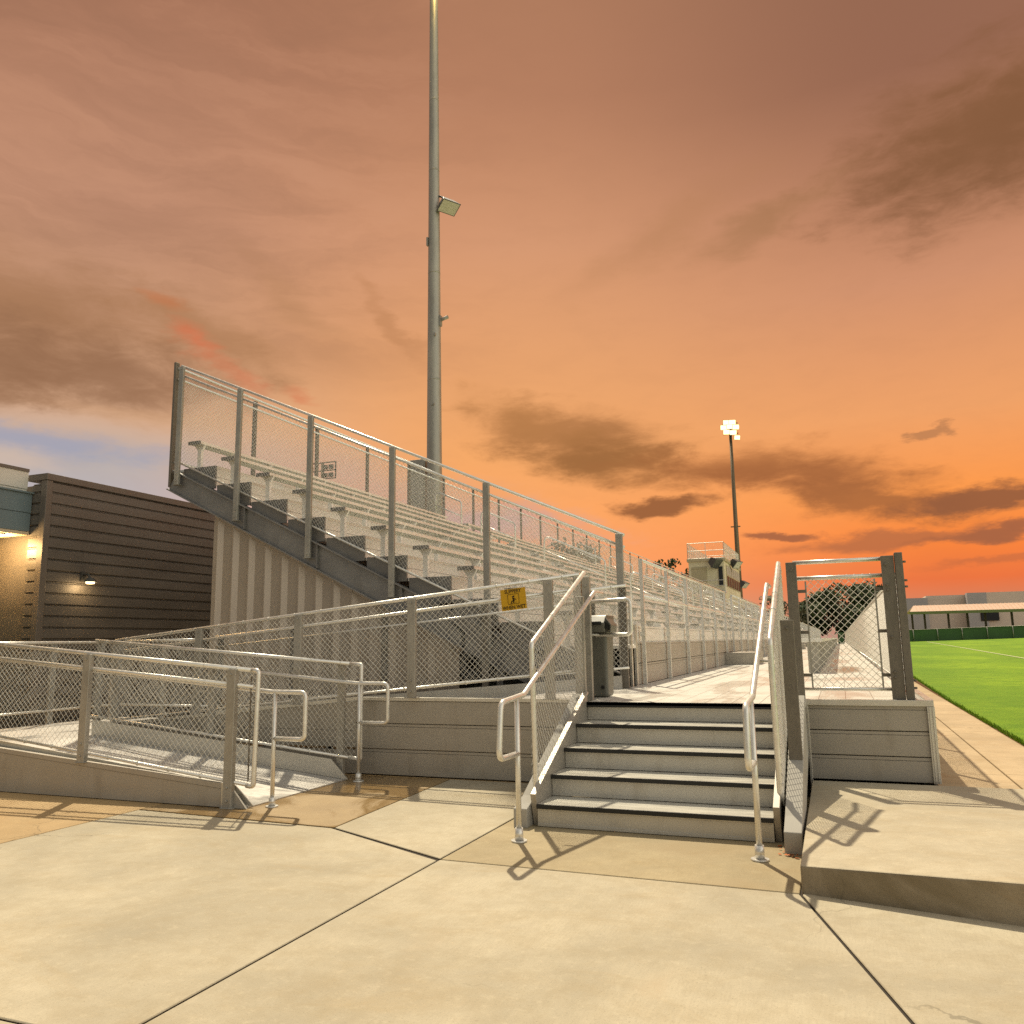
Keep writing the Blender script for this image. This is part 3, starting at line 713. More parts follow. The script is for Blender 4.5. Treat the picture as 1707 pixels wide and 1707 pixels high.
# sloping end beam
zU = lambda x: 2.451+.486*(-6.268-x); zL = lambda x: 2.227+.4965*(-6.634-x)
xa, xb = -10.74, -2.72
bb = MB(); bb.prism([(xa,10.87,zL(xa)),(xb,10.87,zL(xb)),(xb,10.87,zU(xb)),(xa+.15,10.87,zU(xa+.15))], (0,.02,0))
bb.prism([(xa,10.80,zL(xa)-.02),(xb,10.80,zL(xb)-.02),(xb,10.80,zL(xb)),(xa,10.80,zL(xa))], (0,.16,0))
bb.prism([(xa+.12,10.80,zU(xa+.12)),(xb,10.80,zU(xb)),(xb,10.80,zU(xb)+.02),(xa+.12,10.80,zU(xa+.12)+.02)], (0,.16,0))
for x in (-9.05,-7.6,-6.08,-4.5): bb.box(x,x+.012,10.81,10.869,zL(x)+.01,zU(x)-.01)
bb.build('end_beam', M['stringer'], bl)
# ribbed siding under the end beam, and the panels behind
def ribbed(name, xa, xb, y, zb, ztop, mat, pitch=.335):
    b = MB(); x = xa; pts = []
    while x < xb-.01:
        pts += [(x,0),(x+.01,-.06),(x+.03,-.06),(x+.11,0)]; x += pitch
    pts.append((xb,0))
    for (x0,d0),(x1,d1) in zip(pts, pts[1:]):
        b.quad((x0,y+d0,zb),(x1,y+d1,zb),(x1,y+d1,ztop(x1)),(x0,y+d0,ztop(x0)))
    return b.build(name, M[mat], bl)
ribbed('siding', -9.74, -5.22, 11.02, 0, lambda x: zL(x)+.0, 'siding')
bb = MB(); bb.prism([(-9.80,10.97,zL(-9.8)-.10),(-5.1,10.97,zL(-5.1)-.10),(-5.1,10.97,zL(-5.1)-.022),(-9.80,10.97,zL(-9.8)-.022)], (0,.04,0)); bb.box(-9.80,-9.70,10.965,11.05,0,zL(-9.75)-.1)
bb.build('siding_trim', M['siding'], bl, bevel=.004, seg=1)
bb = MB(); bb.box(-9.78,-9.75,11.06,YE,0,3.6); bb.build('rear_siding', M['siding'], bl)
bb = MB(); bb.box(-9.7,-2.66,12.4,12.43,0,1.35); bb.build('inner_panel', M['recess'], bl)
for x, y0 in ((-4.62,11.0),(-3.9,11.9),(-3.05,11.0)):
    bb = MB(); bb.box(x,x+.10,y0,y0+.1,0,zL(x)-.03); bb.build('column', M['stringer'], bl)
for p, q in (((-4.6,11.2,1.25),(-3.0,11.2,.35)),((-3.0,11.26,1.0),(-4.6,11.26,.15)),((-5.1,11.3,1.5),(-3.4,11.3,.55))):
    MB().tube([p, q], .035, 6).build('brace', M['stringer'], bl)
bb = MB(); bb.tube(fillet([(-5.35,10.9,1.86),(-5.08,10.88,1.66),(-5.06,10.88,0)],.06), .032, 10); bb.build('drain_pipe', M['black'], bl)
# front face above the deck
b = MB(); fascia_panel(b, (XF,11.35), (XF,YE), D+.002, 1.49, 2, (1,0)); b.build('front_fascia', M['fascia'], bl)
b = MB(); fascia_panel(b, (XF-.02,11.35), (XF-.02,YE), 1.497, 1.72, 1, (1,0)); b.build('kick_board', M['seat'], bl)
b = MB(); b.box(XF-.03,XF,11.25,11.345,D,1.73); b.box(XF-.03,XF,10.98,11.05,D,1.6); b.build('corner_trim', M['trim'], bl)
for a, c in AIS[:4]:
    bb = MB(); bb.box(XF+.002,XF+.75,a-.1,c+.1,D+.004,D+.29); bb.build('front_step', M['fascia'], bl, bevel=.006)
# fences on the stands
zt_ = lambda x: 2.93+.448*(-2.641-x); zb_ = lambda x: 1.699+.469*(-4.089-x)
A, B = (-10.56,10.84), (-2.64,10.84)
fence('end_fence', 'sloping chain link guard up the near end of the bleachers, with a double top rail', A, B, (zb_(A[0]),zb_(B[0])), (zt_(A[0]),zt_(B[0])),
      [((x-A[0])/(B[0]-A[0]), z0, zt_(x)-.01) for x, z0 in ((-10.50,4.30),(-9.20,3.58),(-7.75,2.88),(-6.23,2.21),(-4.66,1.45),(-2.70,.905))], drop=.165, pw=.095, poff=(0,-.075), rr=.023)
A, B = (-10.68,10.9), (-10.68,YE)
bf_ = fence('back_fence', 'chain link guard along the top back edge of the bleachers', A, B, (4.75,4.75), (6.47,6.47), [(0,4.3,6.58)]+[((2.15*k)/(YE-10.9),4.3,6.45) for k in range(1,53)], drop=.2, pw=.09, pang=math.pi/2, poff=(-.03,0), post_m='galv_dark', ties=False, rr=.023, wire_r=.0026)
fr = thing('front_railing', (XF,11.5,D), 'open pipe railing along the front edge of the bleachers above the walkway', 'railing')
y = 11.55; fsegs = []
for a, c in AIS: fsegs.append((y, a)); y = c
fsegs.append((y, YE))
for a, c in fsegs:
    MB().tube([(XF+.045,a,2.65),(XF+.045,c,2.65)], .024, 8).build('top_rail', M['rail'], fr)
    MB().tube([(XF+.045,a,2.13),(XF+.045,c,2.13)], .022, 8).build('mid_rail', M['rail'], fr)
    n = max(1, round((c-a)/1.70))
    for i in range(n+1):
        yy = a+(c-a)*i/n; bb = MB(); bb.box(XF+.02,XF+.07,yy-.025,yy+.025,D+.003,2.64)
        for z in (1.60,1.78): bb.box(XF+.003,XF+.075,yy-.045,yy+.035,z-.03,z+.03)
        bb.build('post', M['rail'], fr)
# ---------------------------------------------------------------- light poles
lp = thing('light_pole', (-12,23.5,0), 'tall tapering grey steel light pole rising behind the bleachers', 'light pole')
PX, PY = -12.0, 23.52
MB().tube([(PX,PY,0),(PX,PY,7.4),(PX,PY,16),(PX,PY,25),(PX,PY,26.3)], [.275,.25,.195,.145,.138], 24).build('shaft', M['pole'], lp)
for z, r in ((10.2,.228),(14.0,.206),(17.8,.182),(20.5,.166)): MB().tube([(PX,PY,z),(PX,PY,z+.06)], r+.006, 24).build('collar', M['pole'], lp)
for q in ((PX+.02,PX+.12,PY-.27,PY-.2,9.3,9.36),(PX+.1,PX+.16,PY-.24,PY-.17,11.7,11.8),(PX-.2,PX-.14,PY-.2,PY-.1,15,15.3)): MB().box(*q).build('hand_hole_cover', M['pole'], lp)
def flood(root, c, w, ang, mat_l, nm='floodlight', d=.34, aim=None):
    """hooded floodlight aimed to +x and down"""
    c = Vector(c); f = Vector((math.cos(ang)*.75, -.25, -math.sin(ang))).normalized(); f = Vector(aim).normalized() if aim else f; s = f.cross(Vector((0,0,1))).normalized(); u = s.cross(f)
    b = MB(); h = w*.36
    pts = lambda o, ww, hh: [o-s*ww-u*hh, o+s*ww-u*hh, o+s*ww+u*hh, o-s*ww+u*hh]
    b.hexa(pts(c-f*d*.5, w*.3, h*.55), pts(c+f*d*.5, w*.5, h))
    fo = b.build(nm, M['fixture'], root, bevel=.012)
    b = MB(); b.quad(*[p+f*.004 for p in pts(c+f*d*.5, w*.45, h*.88)]); l = b.build('lens', M[mat_l], root)
    mw = l.matrix_world.copy(); off = l.location.copy(); l.parent = fo
    return fo
flood(lp, (PX+.52,PY+.0,16.45), .72, 1.0, 'lamp_lens')
bb = MB(); bb.tube([(PX+.17,PY,16.85),(PX+.36,PY,16.75),(PX+.42,PY,16.5)], .035, 8); bb.build('arm', M['fixture'], lp)
bb = MB(); bb.tube([(PX+.19,PY,12.3),(PX+.52,PY,12.38)], .06, 8).tube([(PX+.2,PY,12.32),(PX+.24,PY,12.15)], .05, 8).box(PX+.18,PX+.27,PY-.07,PY+.07,12.1,12.46); bb.build('arm', M['pole'], lp)
bb = MB(); bb.box(PX-.86,PX-.30,PY-.1,PY+.35,5.4,7.55); bb.box(PX-.84,PX-.34,PY-.13,PY-.101,5.5,7.45); bb.build('control_cabinet', M['pole'], lp, bevel=.01)
flood(lp, (PX+.42,PY-.35,25.75), .42, 1.1, 'lit')
def lamp(name, loc, e, col, r=.05):
    l = bpy.data.lights.new(name, 'POINT'); l.energy = e; l.color = col; l.shadow_soft_size = r*2
    o = bpy.data.objects.new(name, l); COL.objects.link(o); o.location = loc; return o
o = lamp('lamp_light', (0,0,0), 130, (1,.72,.2), .1); o.parent = lp; o.location = Vector((PX+.75,PY-.75,25.5))-lp.location
fpz = thing('light_pole', (-12.5,117.3,0), 'distant light pole with its floodlights lit, behind the press box', 'light pole')
MB().tube([(-12.5,117.3,0),(-12.5,117.3,31.2)], [.42,.2], 14).build('shaft', M['pole_far'], fpz)
for xx, zz in ((-13.0,30.75),(-12.1,30.6),(-13.35,31.45),(-12.5,31.5),(-11.7,31.35),(-12.95,32.15),(-12.15,32.1)):
    flood(fpz, (xx,116.8,zz), 1.0, .25, 'lit', d=.5, aim=(.30,-.92,-.2))
bb = MB()
for i in range(3): bb.box(-13.5,-11.4,117.2,117.32,30.5+.75*i,30.6+.75*i)
bb.build('crossarm', M['pole_far'], fpz)
flood(fpz, (-11.9,117.0,9.1), 1.3, .7, 'lamp_lens', d=.8); flood(fpz, (-11.65,116.9,29.85), .9, .3, 'lit', d=.5, aim=(.5,-.85,-.25))
bb = MB(); bb.box(-13.2,-11.9,117.1,117.5,17.1,17.22); bb.build('arm', M['pole_far'], fpz)
# ---------------------------------------------------------------- press box
pb = thing('press_box', (-12.2,85,0), 'cream press box on top of the bleachers with a fenced roof deck', 'press box')
bb = MB(); bb.box(-14.0,-10.45,84.8,98.6,0,9.45); bb.build('wall', M['press'], pb)
bb = MB(); bb.box(-14.15,-10.3,84.65,98.75,9.455,9.75); bb.build('roof', M['press_trim'], pb)
bb = MB(); bb.box(-13.7,-12.2,84.74,84.79,6.1,8.9); bb.box(-13.7,-12.2,84.70,84.735,8.7,8.8); bb.build('side_panel', M['press_trim'], pb)
fw = MB().box(-11.05,-10.55,84.72,84.79,6.9,8.9).build('window', M['press_trim'], pb)
MB().box(-11.0,-10.6,84.70,84.718,6.95,8.85).build('pane', M['glass'], fw)
for i in range(6):
    y0 = 86.2+2.0*i
    fw = MB().box(-10.44,-10.38,y0,y0+1.8,6.9,9.1).build('window', M['press_trim'], pb)
    MB().box(-10.379,-10.37,y0+.1,y0+1.7,6.95,8.0).build('pane', M['glass'], fw)
    MB().box(-10.379,-10.37,y0+.1,y0+1.7,8.15,9.05).build('pane', M['sky_pane'], fw)
b = MB()
def railbox(b, P, z0, z1, n):
    for (x0,y0),(x1,y1) in zip(P, P[1:]):
        for z in (z0, (z0+z1)/2, z1): b.wire((x0,y0,z),(x1,y1,z), .035)
        m = max(1, int(n*math.hypot(x1-x0,y1-y0)))
        for i in range(m+1): t = i/m; b.wire((x0+(x1-x0)*t,y0+(y1-y0)*t,z0),(x0+(x1-x0)*t,y0+(y1-y0)*t,z1), .03)
railbox(b, [(-14.05,98.6),(-14.05,84.75),(-10.4,84.75),(-10.4,98.6),(-14.05,98.6)], 9.76, 11.35, .75)
for (P0, P1) in (((-14.05,84.75),(-10.4,84.75)),((-10.4,84.75),(-10.4,98.6)),((-14.05,84.75),(-14.05,98.6))):
    link_mesh(b, P0, P1, (9.8,9.8), (11.3,11.3), .004, .16)
b.build('roof_railing', M['wire'], pb)
b = MB(); railbox(b, [(-13.6,84.2),(-10.3,84.2)], 6.35, 7.45, .4); b.box(-13.6,-10.3,84.1,84.8,6.15,6.3); b.build('landing_railing', M['rail'], pb)
flood(pb, (-11.3,84.35,9.3), 1.5, .5, 'fixture', d=.8); flood(pb, (-9.9,90,9.6), 1.3, .6, 'lamp_lens', d=.8)
# ---------------------------------------------------------------- metal sided building on the left
bd = thing('building', (-14,11.1,0), 'dark brown building clad in horizontal metal boards, with a cream and blue grey wing', 'building')
def lapped(b, P, dv, out, z0, z1, h):
    """horizontal boards with a shadow groove, from P along dv"""
    P = Vector((*P,0)); dv = Vector((*dv,0)); o = Vector((*out,0)); prof = []
    z = z0
    while z < z1-.02:
        t = min(z+h, z1); prof += [(0,z),(.034,z+.012),(.030,t-.035),(.0,t-.018)]; z = t
    prof.append((0,z1))
    for (d0,a),(d1,c) in zip(prof, prof[1:]):
        p, q = P+o*d0, P+o*d1
        b.quad((p.x,p.y,a),(p.x+dv.x,p.y+dv.y,a),(q.x+dv.x,q.y+dv.y,c),(q.x,q.y,c))
b = MB(); lapped(b, (-14.0,11.18), (0,17.8), (1,0), 0, 4.75, .216); b.box(-19.9,-14.06,11.2,28.95,0,4.70); b.build('wall', M['brown'], bd)
b = MB(); lapped(b, (-14.38,11.10), (.34,0), (0,-1), 0, 4.7, .216); b.box(-14.38,-14.03,11.11,11.17,0,4.7); b.build('end_wall', M['brown'], bd)
b = MB(); b.box(-14.10,-13.95,11.04,11.17,0,4.75); b.box(-14.45,-13.93,11.02,29,4.752,4.88); b.build('corner_trim', M['brown_trim'], bd, bevel=.006)
b = MB(); b.box(-18,-14.42,2,11.0,4.60,4.93); b.box(-18,-14.44,2,11.0,4.53,4.60); b.build('parapet', M['white_wall'], bd)
b = MB(); b.box(-18,-14.40,1.9,11.0,4.931,4.99); b.build('parapet_cap', M['brown_trim'], bd)
b = MB(); b.box(-18,-14.34,2,11.05,4.13,4.50); b.box(-18,-14.35,2,11.05,3.77,4.12); b.box(-18,-14.37,2,11.05,4.12,4.13); b.box(-18,-14.3,2,11.06,4.50,4.53); b.build('fascia_band', M['blue_grey'], bd)
b = MB(); b.box(-18,-15.7,2,12.5,3.68,3.76); b.box(-15.7,-14.36,2,11.05,3.70,3.765); b.build('soffit', M['cream'], bd)
b = MB()
for z0, z1 in ((2.42,2.74),(2.75,3.2),(3.21,3.68)): b.box(-15.9,-15.62,2,14,z0,z1)
b.build('rear_wall', M['cream'], bd)
b = MB(); b.box(-15.9,-15.60,2,14,0,2.41); b.build('rear_base', M['green_wall'], bd)
# lit lamps
def lamp(name, loc, e, col, r=.05):
    l = bpy.data.lights.new(name, 'POINT'); l.energy = e; l.color = col; l.shadow_soft_size = r*2
    o = bpy.data.objects.new(name, l); COL.objects.link(o); o.location = loc; return o
wl = thing('wall_lamp', (-13.96,12.0,2.85), 'small lit downlight on the dark brown boarded wall', 'lamp')
bb = MB(); bb.box(-13.965,-13.93,11.93,12.03,2.86,3.04); bb.tube(fillet([(-13.94,11.98,2.98),(-13.80,11.98,2.99),(-13.74,11.98,2.89)],.04), .02, 8); bb.build('arm', M['fixture'], wl)
bb = MB(); bb.tube([(-13.74,11.98,2.93),(-13.74,11.98,2.89),(-13.74,11.98,2.83)], [.035,.08,.13], 16, cap=False); bb.tube([(-13.74,11.98,2.93),(-13.74,11.98,2.925)], .036, 12); bb.build('shade', M['fixture'], wl)
bb = MB(); bb.tube([(-13.74,11.98,2.86),(-13.74,11.98,2.80)], [.09,.075], 14); bb.build('bulb', M['lit_small'], wl)
o = lamp('lamp_light', (-13.74,11.98,2.76), 9, (1,.68,.34), .06); o.parent = wl; o.location = Vector((-13.74,11.98,2.76))-wl.location
sl = thing('soffit_lamp', (-14.5,10.85,3.6), 'lit lamp under the blue grey eave, glowing on the cream wall', 'lamp')
bb = MB(); bb.tube([(-14.55,10.6,3.695),(-14.55,10.6,3.65)], .07, 14); bb.build('bulb', M['lit_small'], sl)
bb = MB(); bb.tube([(-14.55,10.6,3.699),(-14.55,10.6,3.68)], .10, 14); bb.build('ring', M['fixture'], sl)
o = lamp('lamp_light', (-14.55,10.6,3.55), 85, (1,.62,.26), .06); o.parent = sl; o.location = Vector((-14.75,10.7,3.48))-sl.location
# ---------------------------------------------------------------- trees
def tree(loc, h, w, label, mat='leaf', trunk=.25, seed=0, n=2600, leaf=.32, group=None, flat=.75):
    r_ = random.Random(seed); root = thing('tree', loc, label, 'tree', group); x, y, z = loc
    b = MB(); top = Vector((x+r_.uniform(-.3,.3), y, z+h*.6))
    b.tube([(x,y,z-.2),(x,y,z+h*.2),tuple(top)], [w*.035,w*.026,w*.012], 8)
    lobes = []
    for i in range(15):
        a = i*2.4+r_.random(); rr = w*.5*(.25+.72*math.sqrt(r_.random())); zz = z+h*(trunk+.12+(.92-trunk-.2)*r_.random())
        sh = 1-abs((zz-z)/h-.55)*.8
        c = Vector((x+math.cos(a)*rr*sh, y+math.sin(a)*rr*sh, zz)); lobes.append((c, w*(.08+.13*r_.random())))
        b.tube([(x,y,z+h*(.2+.2*r_.random())),tuple((Vector((x,y,z+h*.4))+c)/2),tuple(c)], [w*.014,w*.009,w*.004], 5)
    lobes.append((Vector((x,y,z+h*.8)), w*.22))
    b.build('trunk', M['bark'], root)
    b = MB()
    for i in range(n):
        c, rad = lobes[r_.randrange(len(lobes))]
        v = Vector((r_.gauss(0,1), r_.gauss(0,1), r_.gauss(0,1))).normalized()*rad*(.55+.55*r_.random()**.5)*r_.choice((.8,1,1,1.15,1.4))
        p = c+Vector((v.x, v.y, v.z*flat)); s = leaf*(.6+.8*r_.random())
        a = Vector((r_.gauss(0,1), r_.gauss(0,1), r_.gauss(0,1))).normalized(); q = a.orthogonal().normalized()
        b.quad(p-a*s-q*s*.15, p+q*s*.55, p+a*s, p-q*s*.55)
    b.build('crown', M[mat], root)
tree((.3,150,.0), 10.4, 12, 'broad dark green tree seen through the chain link panel right of the steps', seed=3, n=5200, leaf=.42, trunk=.05)
tree((5.2,158,.0), 11.8, 7.0, 'second dark tree behind the sideline fence, rising beside the dark post', seed=5, n=3000, leaf=.42)
tree((-5.2,152,0), 6.8, 7, 'low dark tree at the far end of the bleachers, left of the broad tree', seed=9, n=1800, leaf=.36)
tree((-30.2,100,0), 15.7, 8.5, 'rounded tree top showing through the guard at the top of the bleachers', seed=11, n=2200, leaf=.3, mat='leaf_b')
tree((-18.9,100,0), 13.0, 3.2, 'slim dark tree top just above the back guard, left of the press box', seed=12, n=700, leaf=.22)
tree((-16.6,101,0), 11.9, 3.2, 'slim dark tree top next to the press box wall', seed=14, n=700, leaf=.22)
tree((-9.6,141,0), 9.8, 4.4, 'thin bare looking tree top right of the distant light pole', seed=15, n=500, leaf=.25, mat='leaf_b')
tree((-6.9,139,0), 8.4, 4.0, 'small sparse tree top just left of the right stair guard', seed=17, n=420, leaf=.25, mat='leaf_b')
# ---------------------------------------------------------------- far side of the field
sf = thing('windscreen_fence', (20,110,.9), 'low fence covered in dark green windscreen fabric at the far end of the field', 'fence')
z0, z1 = .90, 2.30
for k in range(0, 26):
    xa = 5.57+2.6*k; bb = MB(); n = 6; zr = .0215*(xa-8.2)
    for i in range(n):
        a, c = xa+2.6*i/n, xa+2.6*(i+1)/n; r0, r1 = .0215*(a-8.2), .0215*(c-8.2)
        d0, d1 = .03*math.sin(k+i*1.1), .03*math.sin(k+(i+1)*1.1)
        bb.quad((a,110+d0,z0+r0),(c,110+d1,z0+r1),(c,110+d1,z1+r1),(a,110+d0,z1+r0))
    bb.build('fabric_panel', M['screen'], sf)
    MB().tube([(xa,109.93,z0-.05+zr),(xa,109.93,z1+.05+zr)], .045, 6).build('post', M['galv'], sf)
MB().tube([(5.57,109.95,z1-.046),(70.57,109.95,z1+1.352)], .03, 6).build('top_rail', M['galv'], sf)
sh = thing('picnic_shelter', (20,119,.9), 'long open shelter with a tan roof on brown posts behind the green fence', 'shelter')
ZE, ZR = 4.62, 5.55
for i, x in enumerate([8.83,10.29,13.02,15.18,17.16,20.09,23.2,26.4,29.6,33]):
    MB().box(x-.12,x+.12,118.5,118.74,.5,ZE-.2).build('post', M['shelter_post'], sh)
    bb = MB(); bb.prism([(x-.06,118.2,ZE-.25),(x-.06,119.6,ZE-.1),(x-.06,119.6,ZE),(x-.06,118.0,ZE-.05)], (.12,0,0)); bb.build('rafter_tail', M['shelter_post'], sh)
bb = MB(); bb.prism([(8.5,117.6,ZE),(9.3,121.1,ZR),(8.5,124.6,ZE),(8.5,124.6,ZE-.08),(9.3,121.1,ZR-.1),(8.5,117.6,ZE-.08)], (32,0,0))
for i in range(70): bb.prism([(9.5+.45*i,117.6,ZE+.002),(9.5+.45*i,121.1,ZR+.002),(9.5+.45*i,121.1,ZR+.06),(9.5+.45*i,117.6,ZE+.06)], (.05,0,0))
bb.build('roof', M['shelter_roof'], sh)
MB().box(8.5,40.5,117.45,117.59,ZE-.30,ZE+.06).build('fascia_board', M['shelter_green'], sh)
for x in (10.9,12.4,14.6,16.3,18.4,21.5):
    pt = thing('picnic_table', (x,120.5,.9), 'dark picnic table in the shade of the long shelter', 'table', 'picnic tables under the shelter')
    bb = MB(); bb.box(x-.8,x+.8,120.1,120.8,1.93,2.0); bb.build('tabletop', M['furniture'], pt)
    for s in (119.6,121.05): MB().box(x-.8,x+.8,s,s+.28,1.6,1.66).build('seat', M['furniture'], pt)
    for s in (-.6,.5): MB().box(x+s,x+s+.1,119.7,121.2,.6,1.92).build('leg', M['furniture'], pt)
gy = thing('school_hall', (25,165,0), 'large pale stucco hall rising behind the picnic shelter', 'building')
bb = MB(); bb.box(12.2,60,166,190,0,8.0); bb.build('wall', M['gym'], gy)
MB().box(11.3,14.9,163,166.5,0,8.3).build('projecting_wall', M['gym_dark'], gy); MB().box(21.2,24.2,163.6,165.95,0,8.95).build('projecting_wall', M['gym_dark'], gy)
bb = MB(); bb.box(14.92,24.2,165.98,189,8.0,8.75); bb.box(24.22,60,164,189,0,8.95); bb.build('parapet', M['gym'], gy)
fw = MB().box(23.0,25.8,163.5,163.59,4.0,5.6).build('window', M['shelter_post'], gy); MB().box(23.1,25.7,163.4,163.49,4.1,5.5).build('pane', M['glass'], fw)
tw = thing('light_pole', (-62.6,90,0), 'far floodlight bank beyond the bleachers, seen through the end fence', 'light pole')
MB().tube([(-62.6,90,0),(-62.6,90,25.6)], [.35,.2], 10).build('shaft', M['pole_far'], tw)
bb = MB()
for zz in (23.5,24.6,25.7): bb.box(-65.0,-60.5,89.9,90.1,zz-.06,zz+.06)
bb.box(-60.6,-60.5,89.9,90.1,23.5,25.7).box(-63.4,-63.3,89.9,90.1,23.5,25.7)
bb.build('crossarm', M['fixture'], tw)
for zz in (23.9,25.0):
    for xx in (-64.3,-62.0,-61.1):
        bb = MB(); bb.box(xx-.3,xx+.3,89.6,89.9,zz-.28,zz+.28).tube([(xx,89.9,zz),(xx,90.25,zz)],[.28,.12],8); bb.build('floodlight', M['fixture'], tw)
# dead leaves swept against the slab
rnd = random.Random(21); bb = MB()
for i in range(46):
    x = -.42+rnd.gauss(0,.05); y = 6.42+rnd.gauss(0,.10); s = .012+.014*rnd.random(); a = rnd.random()*6.28; z = .004+.006*rnd.random()
    dx, dy = math.cos(a)*s, math.sin(a)*s
    bb.quad((x-dx,y-dy,z),(x+dy*.6,y-dx*.6,z+.006*rnd.random()),(x+dx,y+dy,z+.004),(x-dy*.6,y+dx*.6,z+.008*rnd.random()))
kind(bb.build('leaves', M['leaf_dead']), 'stuff', 'small drift of orange dead leaves at the foot of the right stringer', 'leaves')
SUN_E = 4.1
REARSKY = (.25,.24,.215)
EXPO = .12
EASTSKY = (1.22,1.15,1.0)
DENOISE = False
TOPSKY = (.60,.565,.50)
# sky clouds: azimuth, elevation, half width, half height, tilt, colour, strength, softness
CLOUDS = [
 (11,29.3,9,4.0,14,(132,90,61),.92,1.0), (14,28.0,8,3.6,18,(126,86,58),.5,1.2), (-2.5,27.2,5.5,1.0,16,(160,115,79),.6,1.2), (-10,27,7,1.2,24,(171,122,83),.4,1.4),
 (-17,14.6,7.2,2.0,-10,(160,107,66),.8,.9), (-14.5,12.6,6.2,1.6,-8,(151,101,59),.9,.9), (-20,15.6,5,1.5,-15,(181,124,74),.55,1.2),
 (-10.7,9.4,3.4,.75,0,(149,94,58),.95,.6),
 (-5,11.8,8,1.6,-2,(164,103,61),.8,.9), (-1.5,10.6,6.5,1.5,-4,(160,99,59),.85,.9), (2,8.9,6.5,1.3,-10,(160,99,59),.85,.8),
 (9,8.3,5.5,.9,3,(147,92,61),.95,.6), (-3.4,6.9,2.8,.42,0,(160,97,66),.9,.5), (4,6.2,8,.65,2,(169,103,69),.75,.7), (9.5,6.4,4.5,.5,6,(160,97,66),.8,.6), (9.5,4.4,4,.3,6,(190,106,66),.6,.7),
 (6.0,12.9,.9,.28,0,(171,117,79),.7,.6),
 (-53,20,9,3.6,-8,(149,105,71),.62,1.1), (-49,17.4,9,2.2,-3,(141,101,74),.75,1.0), (-43,20.2,6,1.6,-22,(166,119,82),.6,1.0), (-57,17,6,2.6,0,(147,107,79),.7,1.0),
 (-43.5,19.5,1.5,.75,-20,(226,104,66),.45,1.3), (-41.3,18.0,2.0,.6,-28,(214,112,76),.42,1.3), (-36.5,17.0,1.6,.5,-10,(210,116,78),.5,1.1), (-46,22,1.8,.6,-20,(196,114,70),.45,1.1),
 (-52,13.0,7,1.1,-4,(152,156,176),.75,.9), (-55,11.6,5,.8,4,(214,184,160),.45,1.0), (-44,15,6,.7,-6,(206,160,122),.5,1.0),
 (-30,21.8,3.4,.8,-48,(179,124,83),.5,1.0), (-37,22.5,4,1.2,-40,(171,124,87),.4,1.2),
 (-24,8.5,8,1.6,-8,(176,158,170),.65,1.2), (-30,11,9,1.6,-8,(190,160,150),.5,1.3),
]
# ---------------------------------------------------------------- camera
F_, YAW, PIT, ROL = 1361.5, R(21.534), R(9.126), R(-.937)
fw = Vector((-math.sin(YAW)*math.cos(PIT), math.cos(YAW)*math.cos(PIT), math.sin(PIT)))
rt_ = Vector((math.cos(YAW), math.sin(YAW), 0)); up = rt_.cross(fw)
r2 = rt_*math.cos(ROL)+up*math.sin(ROL); u2 = up*math.cos(ROL)-rt_*math.sin(ROL)
cam = bpy.data.cameras.new('camera'); cam.sensor_width = 36; cam.lens = F_/1707*36; cam.clip_end = 2000; cam.clip_start = .05
co = bpy.data.objects.new('camera', cam); COL.objects.link(co)
mw = Matrix((r2, u2, -fw)).transposed().to_4x4(); mw.translation = (0,0,1.5); co.matrix_world = mw
S.camera = co
# ---------------------------------------------------------------- sun and sky
sd = Vector((-.345,.60,1.0)).normalized()
SUN_EL = math.asin(sd.z); SUN_AZ = math.atan2(sd.x, sd.y)
sl_ = bpy.data.lights.new('sun', 'SUN'); sl_.energy = SUN_E; sl_.angle = R(.9); sl_.color = (1, .88, .66)
so = bpy.data.objects.new('sun', sl_); COL.objects.link(so); so.rotation_mode = 'QUATERNION'
so.rotation_quaternion = sd.to_track_quat('Z', 'Y'); so.location = (-20, 40, 60)
w = bpy.data.worlds.new('World'); S.world = w; w.use_nodes = True
t = NT(w.node_tree); bg = w.node_tree.nodes['Background']
sky = t.n('ShaderNodeTexSky', sky_type='NISHITA', sun_disc=False, sun_elevation=SUN_EL, sun_rotation=SUN_AZ)
STR = .10
bg.inputs['Strength'].default_value = STR
g = t.n('ShaderNodeTexCoord'); sep = t.n('ShaderNodeSeparateXYZ'); t.l(g.outputs['Generated'], sep.inputs[0])
az = t.math('MULTIPLY', t.math('ARCTAN2', sep.outputs[0], sep.outputs[1]), 180/math.pi)
el = t.math('MULTIPLY', t.math('ARCSINE', sep.outputs[2]), 180/math.pi)
def ramp(stops):
    r = t.n('ShaderNodeValToRGB'); t.l(t.math('DIVIDE', el, 60, clamp=True), r.inputs[0])
    while len(r.color_ramp.elements) < len(stops): r.color_ramp.elements.new(.5)
    for e, (p, c) in zip(r.color_ramp.elements, stops): e.position = max(0, p)/60; e.color = (*lin(c), 1)
    return r.outputs[0]
cL = ramp([(0,(180,172,178)),(8,(178,174,182)),(12,(184,172,166)),(15,(214,170,136)),(20,(190,144,112)),(27,(190,140,112)),(41,(160,111,86)),(60,(150,112,90))])
cC = ramp([(0,(205,155,132)),(5,(249,163,106)),(9,(248,165,100)),(13,(240,166,102)),(17,(231,163,107)),(27,(209,150,112)),(36,(178,125,95)),(60,(150,108,82))])
cR = ramp([(0,(184,138,122)),(1.8,(208,130,96)),(3.5,(231,115,64)),(6,(246,133,60)),(9,(248,152,76)),(14,(234,159,102)),(22,(204,143,108)),(34,(148,102,80)),(60,(140,102,80))])
c = t.mix(t.range(az, -50, -24), cL, cC); c = t.mix(t.range(az, -22, 8), c, cR)
